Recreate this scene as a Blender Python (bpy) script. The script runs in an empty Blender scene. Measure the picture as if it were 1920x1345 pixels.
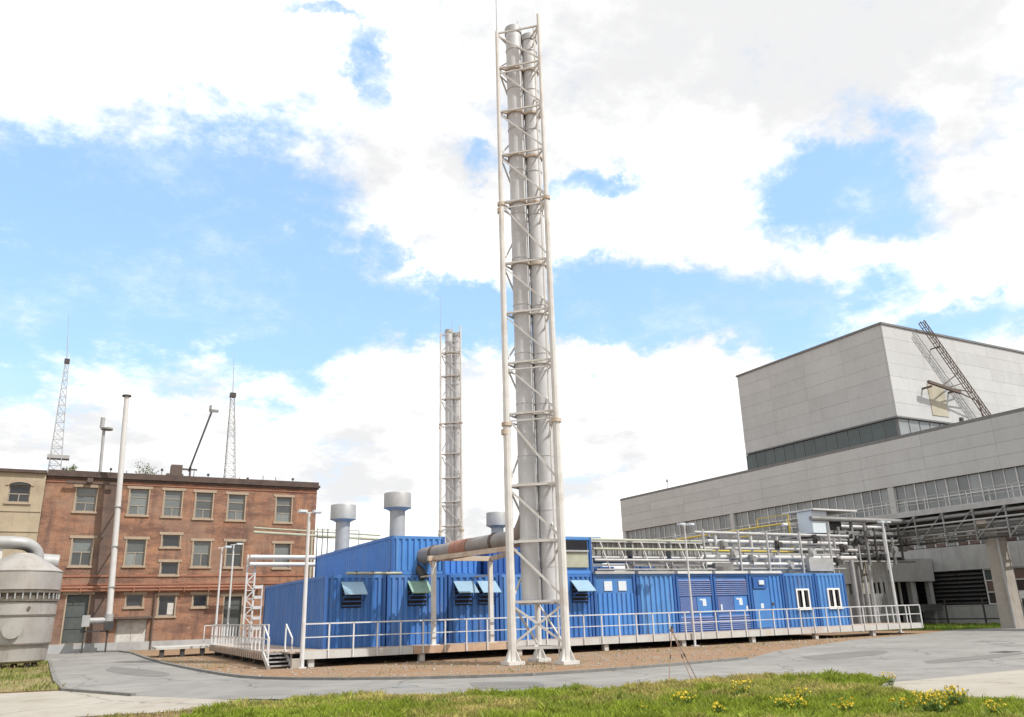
import bpy, math, random
import numpy as np
from mathutils import Vector, Matrix

random.seed(7)
rng = np.random.default_rng(7)
SC = bpy.context.scene
COL = SC.collection

# ------------------------------------------------------------------ camera
# World axes follow the site grid: X along the container row, Y towards the brick building.
F, PITCH, ROLL, YAW, EYE = 1500.0, math.radians(17.6), math.radians(1.6), math.radians(-28.4), 1.75
def cam_axes():
    w = Vector((0, math.cos(PITCH), math.sin(PITCH)))
    r0 = Vector((1, 0, 0)); u0 = Vector((0, -math.sin(PITCH), math.cos(PITCH)))
    u = u0 * math.cos(ROLL) + r0 * math.sin(ROLL)
    r = r0 * math.cos(ROLL) - u0 * math.sin(ROLL)
    R = Matrix.Rotation(YAW, 3, 'Z')
    return R @ r, R @ u, R @ w
CR, CU, CW = cam_axes()
cd = bpy.data.cameras.new('camera'); cam = bpy.data.objects.new('camera', cd); COL.objects.link(cam)
cd.sensor_width = 36.0; cd.lens = 36.0 * F / 1920.0; cd.clip_start = 0.1; cd.clip_end = 5000
cam.matrix_world = Matrix(((CR.x, CU.x, -CW.x, 0), (CR.y, CU.y, -CW.y, 0), (CR.z, CU.z, -CW.z, EYE), (0, 0, 0, 1)))
SC.camera = cam

# ------------------------------------------------------------------ sun, sky, exposure
SUN = Vector((0.56, -0.84, 1.24)).normalized()
sl = bpy.data.lights.new('sun', 'SUN'); so = bpy.data.objects.new('sun', sl); COL.objects.link(so)
sl.energy = 2.05; sl.angle = math.radians(0.6); sl.color = (1.0, 0.965, 0.91)
so.rotation_euler = SUN.to_track_quat('Z', 'Y').to_euler(); so.location = (0, -20, 60)
SC.view_settings.view_transform = 'Standard'; SC.view_settings.look = 'None'
SC.view_settings.gamma = 1.0; SC.view_settings.exposure = 1.2
SC.view_settings.use_curve_mapping = False

def pix_dir(px, py):
    d = CW * F + CR * (px - 960) - CU * (py - 672.5)
    return d.normalized()

world = bpy.data.worlds.new('World'); SC.world = world; world.use_nodes = True
wt = world.node_tree; wt.nodes.clear(); WN = wt.nodes.new
def wlink(a, b): wt.links.new(a, b)
def wmath(op, a, b=None, clamp=False):
    n = WN('ShaderNodeMath'); n.operation = op; n.use_clamp = clamp
    for i, v in enumerate((a, b)):
        if v is None: continue
        if isinstance(v, (int, float)): n.inputs[i].default_value = v
        else: wlink(v, n.inputs[i])
    return n.outputs[0]
def wvec(op, a, b=None, out=0):
    n = WN('ShaderNodeVectorMath'); n.operation = op
    for i, v in enumerate((a, b)):
        if v is None: continue
        if isinstance(v, (tuple, list, Vector)): n.inputs[i].default_value = tuple(v)
        else: wlink(v, n.inputs[i])
    return n.outputs[out]
def wnoise(vec, scale, detail, rough, out='Fac', lac=2.0):
    n = WN('ShaderNodeTexNoise'); n.inputs['Scale'].default_value = scale; n.inputs['Detail'].default_value = detail
    n.inputs['Roughness'].default_value = rough; n.inputs['Lacunarity'].default_value = lac
    wlink(vec, n.inputs['Vector']); return n.outputs[out]
def wramp(v, a, b, c=0.0, d=1.0, smooth=True):
    n = WN('ShaderNodeMapRange'); n.interpolation_type = 'SMOOTHSTEP' if smooth else 'LINEAR'
    for i, x in enumerate((a, b, c, d)): n.inputs[i + 1].default_value = x
    wlink(v, n.inputs[0]); return n.outputs[0]
sky = WN('ShaderNodeTexSky'); sky.sky_type = 'NISHITA'; sky.sun_disc = False
sky.sun_elevation = math.asin(SUN.z); sky.sun_rotation = math.atan2(SUN.x, SUN.y); sky.altitude = 100
sky.air_density = 1.0; sky.dust_density = 1.2; sky.ozone_density = 1.6
tc = WN('ShaderNodeTexCoord'); D = wvec('NORMALIZE', tc.outputs['Generated'])
sep = WN('ShaderNodeSeparateXYZ'); wlink(D, sep.inputs[0])
zc = wmath('ADD', wmath('MAXIMUM', sep.outputs[2], 0.0), 0.28)
dv = WN('ShaderNodeCombineXYZ'); wlink(zc, dv.inputs[0]); wlink(zc, dv.inputs[1]); wlink(zc, dv.inputs[2])
PL = wvec('DIVIDE', D, dv.outputs[0])                      # the cloud deck, seen in perspective
big = wnoise(PL, 2.1, 9, 0.58); fine = wnoise(PL, 6.0, 12, 0.66); puff = wnoise(PL, 2.6, 10, 0.6)
warp = wvec('SUBTRACT', wnoise(D, 4.0, 9, 0.68, 'Color'), (0.5, 0.5, 0.5))
wn = WN('ShaderNodeVectorMath'); wn.operation = 'SCALE'; wlink(warp, wn.inputs[0]); wn.inputs['Scale'].default_value = 0.2
DW = wvec('ADD', D, wn.outputs[0])
# openings in the deck (centre, half width, half height of each opening in the sky, tilt)
gaps = None
for (px, py, rx, ry, tilt, amt) in ((270, 420, 330, 175, 10, 1.0), (480, 540, 230, 150, -8, 1.0), (60, 560, 300, 170, 0, 1.0), (330, 610, 400, 75, 0, .8), (960, 585, 430, 62, -3, .95),
                                    (1290, 570, 330, 70, 2, .95), (1560, 370, 140, 85, -12, .9), (1690, 265, 60, 30, -40, .42), (690, 130, 34, 75, 25, .5), (930, 305, 40, 24, 0, .42),
                                    (722, 465, 42, 52, -20, .75), (1090, 365, 100, 22, 8, .42), (560, 15, 60, 12, 0, .5), (1860, 600, 240, 40, 8, .75), (1320, 235, 24, 12, 30, .3)):
    c = pix_dir(px, py); r = CR * math.cos(math.radians(tilt)) + CU * math.sin(math.radians(tilt)); r = (r - c * r.dot(c)).normalized()
    u = r.cross(c).normalized() * -1
    dl = wvec('SUBTRACT', DW, c)
    a = wmath('MULTIPLY', wvec('DOT_PRODUCT', dl, r, 1), F / rx); b = wmath('MULTIPLY', wvec('DOT_PRODUCT', dl, u, 1), F / ry)
    q = wmath('ADD', wmath('MULTIPLY', a, a), wmath('MULTIPLY', b, b))
    g = wramp(q, 0.1, 2.3, amt, 0.0)
    gaps = g if gaps is None else wmath('MAXIMUM', gaps, g)
cov = wmath('ADD', wmath('MULTIPLY', wmath('SUBTRACT', big, 0.5), 0.9), wmath('MULTIPLY', wmath('SUBTRACT', fine, 0.5), 2.4))
cov = wmath('ADD', cov, 0.62)
cov = wmath('SUBTRACT', cov, wmath('MULTIPLY', gaps, 1.05))
mask = wramp(cov, -0.3, 0.52)
wisp = wramp(wnoise(PL, 3.0, 10, 0.72), 0.45, 0.85, 0.0, 0.55)
mask = wmath('MAXIMUM', mask, wisp)
horiz = wramp(sep.outputs[2], 0.02, 0.30, 0.85, 0.0)         # low cloud bank near the horizon
mask = wmath('MAXIMUM', mask, horiz)
shade = wramp(wmath('ADD', puff, wmath('MULTIPLY', wmath('SUBTRACT', fine, 0.5), 0.35)), 0.36, 0.62)
cc = WN('ShaderNodeMix'); cc.data_type = 'RGBA'; wlink(shade, cc.inputs[0])
cc.inputs[6].default_value = (0.385, 0.386, 0.39, 1); cc.inputs[7].default_value = (0.62, 0.62, 0.617, 1)
sk = WN('ShaderNodeVectorMath'); sk.operation = 'SCALE'; wlink(sky.outputs[0], sk.inputs[0]); sk.inputs['Scale'].default_value = 0.13
veil = WN('ShaderNodeMix'); veil.data_type = 'RGBA'; veil.inputs[0].default_value = 0.5                                # thin bright high cloud over the blue
wlink(sk.outputs[0], veil.inputs[6]); veil.inputs[7].default_value = (0.215, 0.35, 0.49, 1)
mx = WN('ShaderNodeMix'); mx.data_type = 'RGBA'; wlink(mask, mx.inputs[0]); wlink(veil.outputs[2], mx.inputs[6]); wlink(cc.outputs[2], mx.inputs[7])
bg = WN('ShaderNodeBackground'); bg.inputs[1].default_value = 1.0; wlink(mx.outputs[2], bg.inputs[0])
wo = WN('ShaderNodeOutputWorld'); wlink(bg.outputs[0], wo.inputs[0])

# ------------------------------------------------------------------ survey helpers (camera rays to site planes)
C0 = Vector((0, 0, EYE))
def G(px, py, z=0.0):
    d = pix_dir(px, py); p = C0 + d * ((z - EYE) / d.z); return (p.x, p.y)

# ------------------------------------------------------------------ materials
MATS = {}
def mat(name, col, rough=0.7, metal=0.0, var=0.15, scale=3.0, bump=0.0, bscale=None, dirt=None, dirt_amt=0.0, dirt_scale=0.6, streak=0.0, rand=0.0, spec=0.4, rust=0.0):
    m = bpy.data.materials.new(name); m.use_nodes = True; nt = m.node_tree; N = nt.nodes.new; L = nt.links.new
    b = nt.nodes['Principled BSDF']; b.inputs['Roughness'].default_value = rough; b.inputs['Metallic'].default_value = metal
    b.inputs['Specular IOR Level'].default_value = spec
    g = N('ShaderNodeNewGeometry')
    def noise(sc, det=6, ro=0.6, vec=None):
        n = N('ShaderNodeTexNoise'); n.inputs['Scale'].default_value = sc; n.inputs['Detail'].default_value = det; n.inputs['Roughness'].default_value = ro
        L(vec or g.outputs['Position'], n.inputs['Vector']); return n.outputs['Fac']
    def rng_(v, a, c, lo, hi):
        n = N('ShaderNodeMapRange'); L(v, n.inputs[0])
        for i, x in enumerate((a, c, lo, hi)): n.inputs[i + 1].default_value = x
        return n.outputs[0]
    f = rng_(noise(scale), 0.25, 0.75, 1 - var, 1 + var)
    if rand:
        oi = N('ShaderNodeObjectInfo'); k = rng_(oi.outputs['Random'], 0, 1, 1 - rand, 1 + rand)
        mm = N('ShaderNodeMath'); mm.operation = 'MULTIPLY'; L(f, mm.inputs[0]); L(k, mm.inputs[1]); f = mm.outputs[0]
    sc = N('ShaderNodeVectorMath'); sc.operation = 'SCALE'; sc.inputs[0].default_value = col; L(f, sc.inputs['Scale'])
    out = sc.outputs[0]
    if dirt:
        vec = g.outputs['Position']
        if streak:
            mp = N('ShaderNodeMapping'); mp.inputs['Scale'].default_value = (1, 1, streak); L(vec, mp.inputs[0]); vec = mp.outputs[0]
        d = rng_(noise(dirt_scale, 9, 0.7, vec), 0.48, 0.72, 0, dirt_amt)
        mi = N('ShaderNodeMix'); mi.data_type = 'RGBA'; L(d, mi.inputs[0]); L(out, mi.inputs[6]); mi.inputs[7].default_value = (*dirt, 1); out = mi.outputs[2]
    if rust:
        mp = N('ShaderNodeMapping'); mp.inputs['Scale'].default_value = (2.2, 2.2, .5); L(g.outputs['Position'], mp.inputs[0])
        d = rng_(noise(1.6, 10, 0.72, mp.outputs[0]), 0.55, 0.72, 0, rust)
        mi = N('ShaderNodeMix'); mi.data_type = 'RGBA'; L(d, mi.inputs[0]); L(out, mi.inputs[6]); mi.inputs[7].default_value = (.15, .10, .085, 1); out = mi.outputs[2]
    L(out, b.inputs['Base Color'])
    if bump:
        bn = N('ShaderNodeBump'); bn.inputs['Strength'].default_value = bump; bn.inputs['Distance'].default_value = 0.02
        L(noise(bscale or scale * 6), bn.inputs['Height']); L(bn.outputs[0], b.inputs['Normal'])
    MATS[name] = m; return m

mat('white_paint', (0.56, 0.55, 0.525), .55, 0, .10, 2, dirt=(.36, .27, .20), dirt_amt=.5, dirt_scale=1.3)
mat('white_rail', (0.56, 0.565, 0.565), .5, 0, .08, 2, dirt=(.33, .22, .15), dirt_amt=.35, dirt_scale=1.1)
mat('cream_rust', (0.46, 0.39, 0.31), .65, 0, .15, 2, dirt=(.28, .14, .08), dirt_amt=.7, dirt_scale=1.5)
mat('steel', (0.50, 0.50, 0.505), .55, .1, .08, 1.5, dirt=(.30, .28, .26), dirt_amt=.35, dirt_scale=.9, rust=.2)
mat('galv', (0.36, 0.36, 0.355), .55, .3, .12, 2.5, dirt=(.28, .26, .24), dirt_amt=.4, dirt_scale=1.2)
mat('tank_clad', (0.38, 0.36, 0.335), .5, .35, .12, 1.2, bump=.2, bscale=5, dirt=(.24, .18, .13), dirt_amt=.6, dirt_scale=.9, streak=.25, rust=.55)
mat('tank_dark', (0.13, 0.11, 0.09), .8, .1, .35, 6, bump=.3)
mat('flue_grey', (0.27, 0.25, 0.235), .6, .3, .18, 1.6, dirt=(.22, .10, .06), dirt_amt=.6, dirt_scale=.8)
mat('flue_rust', (0.30, 0.15, 0.11), .75, 0, .25, 3)
mat('rust_dark', (0.115, 0.085, 0.07), .8, .1, .25, 5)
mat('dark_steel', (0.055, 0.055, 0.055), .6, .3, .3, 4, dirt=(.12, .07, .05), dirt_amt=.5)
mat('grey_steel', (0.24, 0.24, 0.235), .55, .3, .2, 3, dirt=(.13, .10, .08), dirt_amt=.5)
mat('pale_steel', (0.38, 0.38, 0.375), .5, .2, .12, 3, dirt=(.25, .22, .20), dirt_amt=.45)
mat('yellow_paint', (0.55, 0.40, 0.06), .55, 0, .12, 3, dirt=(.35, .27, .14), dirt_amt=.5)
mat('blue_paint', (0.058, 0.19, 0.47), .42, 0, .10, 1.3, dirt=(.14, .24, .42), dirt_amt=.55, dirt_scale=.8, streak=.25, rand=.13, rust=.4)
for nm_, c_ in (('blue_dark', (.042, .145, .40)), ('blue_faded', (.078, .225, .50))):
    mat(nm_, c_, .45, 0, .12, 1.1, dirt=(.15, .25, .42), dirt_amt=.6, dirt_scale=.7, streak=.25, rand=.08, rust=.5)
mat('blue_deep', (0.030, 0.100, 0.30), .45, 0, .10, 1.3, rand=.06)
mat('blue_louvre', (0.080, 0.130, 0.30), .55, 0, .14, 2.5, dirt=(.24, .12, .12), dirt_amt=.6, dirt_scale=1.1)
mat('hood_blue', (0.21, 0.32, 0.41), .5, 0, .10, 2.0, rand=.08)
mat('hood_green', (0.20, 0.32, 0.26), .55, 0, .15, 3)
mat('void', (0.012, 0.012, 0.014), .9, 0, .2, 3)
mat('sticker', (0.55, 0.60, 0.64), .5, 0, .05, 5)
mat('pvc', (0.74, 0.73, 0.70), .4, 0, .05, 3)
mat('panel_beige', (0.34, 0.35, 0.27), .6, 0, .15, 3)
mat('hall_panel', (0.455, 0.46, 0.457), .8, 0, .06, .5, bump=.15, bscale=14, dirt=(.37, .365, .35), dirt_amt=.45, dirt_scale=.3, streak=.25, rand=.045, rust=.22)
mat('hall_joint', (0.33, 0.33, 0.32), .9, 0, .15, 3)
mat('roof_trim', (0.17, 0.17, 0.17), .7, .1, .15, 2)
mat('mullion', (0.58, 0.58, 0.57), .6, .1, .15, 2)
mat('stain', (.40, .37, .29), .85, 0, .12, 1.2, dirt=(.33, .25, .17), dirt_amt=.6, dirt_scale=.8, streak=.3)
mat('concrete', (0.34, 0.31, 0.27), .9, 0, .15, 2, bump=.35, bscale=18, dirt=(.20, .16, .12), dirt_amt=.5, dirt_scale=.9, streak=.3)
mat('concrete_grey', (0.36, 0.36, 0.355), .9, 0, .12, 1.5, bump=.3, bscale=12, dirt=(.17, .16, .15), dirt_amt=.5, dirt_scale=.7, streak=.3)
mat('lintel', (0.36, 0.285, 0.21), .85, 0, .15, 3, bump=.2, dirt=(.24, .16, .11), dirt_amt=.5, dirt_scale=1.5)
mat('cream_wall', (0.38, 0.315, 0.225), .9, 0, .12, .9, bump=.4, bscale=6, dirt=(.25, .20, .145), dirt_amt=.85, dirt_scale=.6, rust=.3)
mat('parapet', (0.085, 0.06, 0.05), .85, 0, .3, 2)
mat('old_frame', (0.30, 0.26, 0.21), .75, 0, .2, 4)
mat('door_green', (0.075, 0.085, 0.08), .6, 0, .2, 3)
mat('door_white', (0.52, 0.50, 0.46), .7, 0, .2, 3, dirt=(.25, .22, .2), dirt_amt=.6, dirt_scale=1.4)
mat('stack_white', (0.54, 0.53, 0.52), .5, .1, .06, 1.5, dirt=(.40, .34, .30), dirt_amt=.4, dirt_scale=.8)
mat('pipe_red', (0.27, 0.12, 0.075), .8, 0, .2, 2)
mat('deck_boards', (0.38, 0.30, 0.24), .85, 0, .2, 2)
mat('fascia', (0.46, 0.46, 0.44), .6, 0, .10, 1.5, dirt=(.36, .22, .13), dirt_amt=.5, dirt_scale=.8)
mat('fascia_rust', (0.43, 0.31, 0.22), .7, 0, .15, 1.5, dirt=(.30, .13, .07), dirt_amt=.6, dirt_scale=1.2)
mat('bark', (0.13, 0.10, 0.075), .9, 0, .25, 6)
mat('leaf', (0.10, 0.13, 0.04), .8, 0, .3, 6)
mat('petal', (0.62, 0.47, 0.03), .6, 0, .12, 9)
mat('stem', (0.11, 0.18, 0.03), .7, 0, .2, 9)
mat('tripod_wood', (0.24, 0.16, 0.12), .6, 0, .15, 6)
mat('kerb_stone', (0.17, 0.165, 0.155), .9, 0, .25, 4, bump=.4)

def glass_mat(name, col, rough=0.12, var=.35):
    m = mat(name, col, rough, 0, .18, .8, rand=var, spec=0.6, bump=.06, bscale=1.2); return m
glass_mat('glass_hall', (0.19, 0.205, 0.21), .12, .3); glass_mat('glass_brick', (0.125, 0.135, 0.13), .12, .6); glass_mat('glass_green', (0.045, 0.065, 0.062), .2, .15)
glass_mat('glass_dark', (0.03, 0.03, 0.032), .1, .3); glass_mat('glass_red', (0.12, 0.085, 0.08), .15, .35)  # the reddish glass has a brick reflection painted into its base colour

def brick_mat():
    m = bpy.data.materials.new('brick_wall'); m.use_nodes = True; nt = m.node_tree; N = nt.nodes.new; L = nt.links.new
    b = nt.nodes['Principled BSDF']; b.inputs['Roughness'].default_value = .92
    g = N('ShaderNodeNewGeometry'); s = N('ShaderNodeSeparateXYZ'); L(g.outputs['Position'], s.inputs[0])
    ad = N('ShaderNodeMath'); ad.operation = 'ADD'; L(s.outputs[0], ad.inputs[0]); L(s.outputs[1], ad.inputs[1])
    cb = N('ShaderNodeCombineXYZ'); L(ad.outputs[0], cb.inputs[0]); L(s.outputs[2], cb.inputs[1])
    bt = N('ShaderNodeTexBrick'); L(cb.outputs[0], bt.inputs['Vector']); bt.inputs['Scale'].default_value = 1.0
    bt.inputs['Brick Width'].default_value = .26; bt.inputs['Row Height'].default_value = .085; bt.inputs['Mortar Size'].default_value = .011
    bt.inputs['Color1'].default_value = (.31, .122, .062, 1); bt.inputs['Color2'].default_value = (.17, .068, .04, 1); bt.inputs['Mortar'].default_value = (.33, .25, .19, 1)
    def noise(sc, det, ro, vec):
        n = N('ShaderNodeTexNoise'); n.inputs['Scale'].default_value = sc; n.inputs['Detail'].default_value = det; n.inputs['Roughness'].default_value = ro; L(vec, n.inputs['Vector']); return n.outputs['Fac']
    def mr(v, a, c, lo, hi):
        n = N('ShaderNodeMapRange'); n.interpolation_type = 'SMOOTHSTEP'; L(v, n.inputs[0])
        for i, x in enumerate((a, c, lo, hi)): n.inputs[i + 1].default_value = x
        return n.outputs[0]
    def mix(f, a, c):
        n = N('ShaderNodeMix'); n.data_type = 'RGBA'; L(f, n.inputs[0]); L(a, n.inputs[6]); n.inputs[7].default_value = (*c, 1); return n.outputs[2]
    o = mix(mr(noise(.55, 7, .65, cb.outputs[0]), .42, .66, 0, .65), bt.outputs[0], (.38, .20, .11))
    mp = N('ShaderNodeMapping'); mp.inputs['Scale'].default_value = (.5, 1.8, 1); L(cb.outputs[0], mp.inputs[0])
    o = mix(mr(noise(.8, 8, .7, mp.outputs[0]), .43, .64, 0, .8), o, (.125, .066, .05))
    o = mix(mr(noise(1.3, 8, .75, cb.outputs[0]), .54, .74, 0, .6), o, (.36, .28, .21))
    mp2 = N('ShaderNodeMapping'); mp2.inputs['Scale'].default_value = (1.5, .22, 1); L(cb.outputs[0], mp2.inputs[0])
    o = mix(mr(noise(1.0, 9, .72, mp2.outputs[0]), .46, .66, 0, .75), o, (.10, .062, .052))
    o = mix(mr(noise(.28, 6, .6, cb.outputs[0]), .46, .62, 0, .55), o, (.29, .19, .135))
    # old soot beside the boiler stack
    ab = N('ShaderNodeMath'); ab.operation = 'SUBTRACT'; L(s.outputs[0], ab.inputs[0]); ab.inputs[1].default_value = 1.75
    a2 = N('ShaderNodeMath'); a2.operation = 'ABSOLUTE'; L(ab.outputs[0], a2.inputs[0])
    nz = noise(1.1, 7, .7, cb.outputs[0]); ad2 = N('ShaderNodeMath'); ad2.operation = 'ADD'; L(a2.outputs[0], ad2.inputs[0]); L(nz, ad2.inputs[1])
    o = mix(mr(ad2.outputs[0], .55, 1.5, .75, 0), o, (.075, .06, .055))
    L(o, b.inputs['Base Color'])
    bp = N('ShaderNodeBump'); bp.inputs['Strength'].default_value = .4; bp.inputs['Distance'].default_value = .02; L(bt.outputs['Fac'], bp.inputs['Height']); bp.invert = True; L(bp.outputs[0], b.inputs['Normal'])
    MATS['brick_wall'] = m
brick_mat()

def ground_mat(name, c1, c2, c3, s1, s2, rough=.95, bump=.5, cracks=False):
    m = bpy.data.materials.new(name); m.use_nodes = True; nt = m.node_tree; N = nt.nodes.new; L = nt.links.new
    b = nt.nodes['Principled BSDF']; b.inputs['Roughness'].default_value = rough; b.inputs['Specular IOR Level'].default_value = .25
    g = N('ShaderNodeNewGeometry')
    def noise(sc, det=8, ro=.65):
        n = N('ShaderNodeTexNoise'); n.inputs['Scale'].default_value = sc; n.inputs['Detail'].default_value = det; n.inputs['Roughness'].default_value = ro; L(g.outputs['Position'], n.inputs['Vector']); return n.outputs['Fac']
    def mix(f, a, c, lo=.38, hi=.66, amt=1.0):
        r = N('ShaderNodeMapRange'); L(f, r.inputs[0]); r.inputs[1].default_value = lo; r.inputs[2].default_value = hi; r.inputs[4].default_value = amt
        n = N('ShaderNodeMix'); n.data_type = 'RGBA'; L(r.outputs[0], n.inputs[0])
        if isinstance(a, tuple): n.inputs[6].default_value = (*a, 1)
        else: L(a, n.inputs[6])
        n.inputs[7].default_value = (*c, 1); return n.outputs[2]
    o = mix(noise(s1), c1, c2); o = mix(noise(s2), o, c3, .5, .75, .8); o = mix(noise(60, 3), o, tuple(x * .6 for x in c1), .55, .8, .5)
    if cracks:
        v = N('ShaderNodeTexVoronoi'); v.feature = 'DISTANCE_TO_EDGE'; v.inputs['Scale'].default_value = .22
        nn = N('ShaderNodeTexNoise'); nn.inputs['Scale'].default_value = 1.2; nn.inputs['Detail'].default_value = 6; L(g.outputs['Position'], nn.inputs['Vector'])
        va = N('ShaderNodeVectorMath'); va.operation = 'ADD'; L(g.outputs['Position'], va.inputs[0]); L(nn.outputs['Color'], va.inputs[1]); L(va.outputs[0], v.inputs['Vector'])
        r = N('ShaderNodeMapRange'); L(v.outputs['Distance'], r.inputs[0]); r.inputs[1].default_value = 0; r.inputs[2].default_value = .012; r.inputs[3].default_value = .7; r.inputs[4].default_value = 0
        n = N('ShaderNodeMix'); n.data_type = 'RGBA'; L(r.outputs[0], n.inputs[0]); L(o, n.inputs[6]); n.inputs[7].default_value = (c1[0] * .4, c1[1] * .4, c1[2] * .4, 1); o = n.outputs[2]
    L(o, b.inputs['Base Color'])
    bp = N('ShaderNodeBump'); bp.inputs['Strength'].default_value = bump; bp.inputs['Distance'].default_value = .02; L(noise(25, 5), bp.inputs['Height']); L(bp.outputs[0], b.inputs['Normal'])
    MATS[name] = m
ground_mat('soil', (.255, .15, .085), (.25, .185, .125), (.13, .095, .065), .5, 2.2)
ground_mat('asphalt', (.20, .194, .184), (.265, .257, .243), (.15, .145, .137), .3, 1.3, .9, .25, True)
ground_mat('concrete_path', (.31, .285, .24), (.36, .335, .295), (.22, .185, .14), .35, 1.3, .92, .3, True)
ground_mat('turf', (.13, .15, .035), (.18, .17, .055), (.22, .17, .08), .5, 2.5)
ground_mat('dry_turf', (.21, .17, .075), (.12, .14, .04), (.30, .22, .13), .6, 2.2)

def grass_mat():
    m = bpy.data.materials.new('grass_blade'); m.use_nodes = True; nt = m.node_tree; b = nt.nodes['Principled BSDF']
    a = nt.nodes.new('ShaderNodeAttribute'); a.attribute_name = 'Col'; nt.links.new(a.outputs['Color'], b.inputs['Base Color'])
    b.inputs['Roughness'].default_value = .6; b.inputs['Specular IOR Level'].default_value = .25
    tr = nt.nodes.new('ShaderNodeBsdfTranslucent'); nt.links.new(a.outputs['Color'], tr.inputs[0])
    ms = nt.nodes.new('ShaderNodeMixShader'); ms.inputs[0].default_value = .35
    nt.links.new(b.outputs[0], ms.inputs[1]); nt.links.new(tr.outputs[0], ms.inputs[2]); nt.links.new(ms.outputs[0], nt.nodes['Material Output'].inputs[0])
    MATS['grass_blade'] = m
grass_mat()

# ------------------------------------------------------------------ mesh helpers
class MB:
    def __init__(s): s.v = []; s.f = []; s.sm = []
    def add(s, vs, fs, smooth=False):
        n = len(s.v); s.v += [tuple(v) for v in vs]; s.f += [tuple(i + n for i in f) for f in fs]; s.sm += [smooth] * len(fs); return s
    def box(s, x0, x1, y0, y1, z0, z1):
        return s.add([(x, y, z) for z in (z0, z1) for y in (y0, y1) for x in (x0, x1)],
                     [(0, 2, 3, 1), (4, 5, 7, 6), (0, 1, 5, 4), (2, 6, 7, 3), (0, 4, 6, 2), (1, 3, 7, 5)])
    def quad(s, a, b, c, d): return s.add([a, b, c, d], [(0, 1, 2, 3)])
    def beam(s, p, q, w, h=None):
        h = h or w; p = Vector(p); q = Vector(q); d = (q - p).normalized()
        up = Vector((0, 0, 1)) if abs(d.z) < .95 else Vector((1, 0, 0))
        a = d.cross(up).normalized() * (w / 2); b = a.cross(d).normalized() * (h / 2)
        return s.add([p - a - b, p + a - b, p + a + b, p - a + b, q - a - b, q + a - b, q + a + b, q - a + b],
                     [(0, 1, 2, 3), (7, 6, 5, 4), (0, 4, 5, 1), (1, 5, 6, 2), (2, 6, 7, 3), (3, 7, 4, 0)])
    def cyl(s, p, q, r0, r1=None, n=14, caps=True):
        r1 = r0 if r1 is None else r1; p = Vector(p); q = Vector(q); d = (q - p).normalized()
        up = Vector((0, 0, 1)) if abs(d.z) < .95 else Vector((1, 0, 0))
        a = d.cross(up).normalized(); b = a.cross(d).normalized()
        R = [a * math.cos(2 * math.pi * i / n) + b * math.sin(2 * math.pi * i / n) for i in range(n)]
        s.add([p + e * r0 for e in R] + [q + e * r1 for e in R], [(i, i + n, (i + 1) % n + n, (i + 1) % n) for i in range(n)], True)
        if caps: s.add([p + e * r0 for e in R], [tuple(range(n))]); s.add([q + e * r1 for e in R], [tuple(reversed(range(n)))])
        return s
    def tube(s, pts, r, n=14):
        pts = [Vector(p) for p in pts]; rings = []; prev = None
        for i, p in enumerate(pts):
            d = ((pts[min(i + 1, len(pts) - 1)] - p).normalized() + (p - pts[max(i - 1, 0)]).normalized()).normalized()
            if prev is None:
                up = Vector((0, 0, 1)) if abs(d.z) < .9 else Vector((1, 0, 0)); a = d.cross(up).normalized()
            else: a = (prev - d * prev.dot(d)).normalized()
            prev = a; b = a.cross(d).normalized()
            rings.append([p + a * (r * math.cos(2 * math.pi * k / n)) + b * (r * math.sin(2 * math.pi * k / n)) for k in range(n)])
        vs = [v for R in rings for v in R]
        fs = [(i * n + k, (i + 1) * n + k, (i + 1) * n + (k + 1) % n, i * n + (k + 1) % n) for i in range(len(rings) - 1) for k in range(n)]
        s.add(vs, fs, True); s.add(rings[0], [tuple(range(n))]); s.add(rings[-1], [tuple(reversed(range(n)))]); return s
    def lathe(s, cx, cy, prof, n=40):
        vs = [(cx + r * math.cos(2 * math.pi * k / n), cy + r * math.sin(2 * math.pi * k / n), z) for r, z in prof for k in range(n)]
        fs = [(i * n + k, i * n + (k + 1) % n, (i + 1) * n + (k + 1) % n, (i + 1) * n + k) for i in range(len(prof) - 1) for k in range(n)]
        return s.add(vs, fs, True)
    def mesh(s, name, m):
        me = bpy.data.meshes.new(name); me.from_pydata(s.v, [], s.f); me.update()
        me.polygons.foreach_set('use_smooth', s.sm)
        if any(s.sm):
            try: me.set_sharp_from_angle(angle=math.radians(35))
            except Exception: pass
        me.materials.append(MATS[m] if isinstance(m, str) else m); return me

def tag(o, label=None, cat=None, group=None, kind=None):
    for k, v in (('label', label), ('category', cat), ('group', group), ('kind', kind)):
        if v: o[k] = v
    return o
def thing(name, label, cat, loc=(0, 0, 0), group=None):
    o = bpy.data.objects.new(name, None); COL.objects.link(o); o.location = loc; o.empty_display_size = .2
    return tag(o, label, cat, group)
def part(name, mb, m, parent=None):
    """parts are modelled in site coordinates; a part of an Empty is shifted back by the Empty's place"""
    o = bpy.data.objects.new(name, mb if isinstance(mb, bpy.types.Mesh) else mb.mesh(name, m)); COL.objects.link(o)
    if parent is not None:
        o.parent = parent
        if parent.type == 'EMPTY': o.location = -Vector(parent.location)
    return o
def struct(name, mb, m): return tag(part(name, mb, m), kind='structure')
def dup(root, loc, label=None, group=None):
    r = root.copy(); COL.objects.link(r); r.location = loc
    if label: r['label'] = label
    if group: r['group'] = group
    for ch in root.children:
        c = ch.copy(); COL.objects.link(c); c.parent = r
        for g in ch.children:
            d = g.copy(); COL.objects.link(d); d.parent = c
    return r
B = MB

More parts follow.
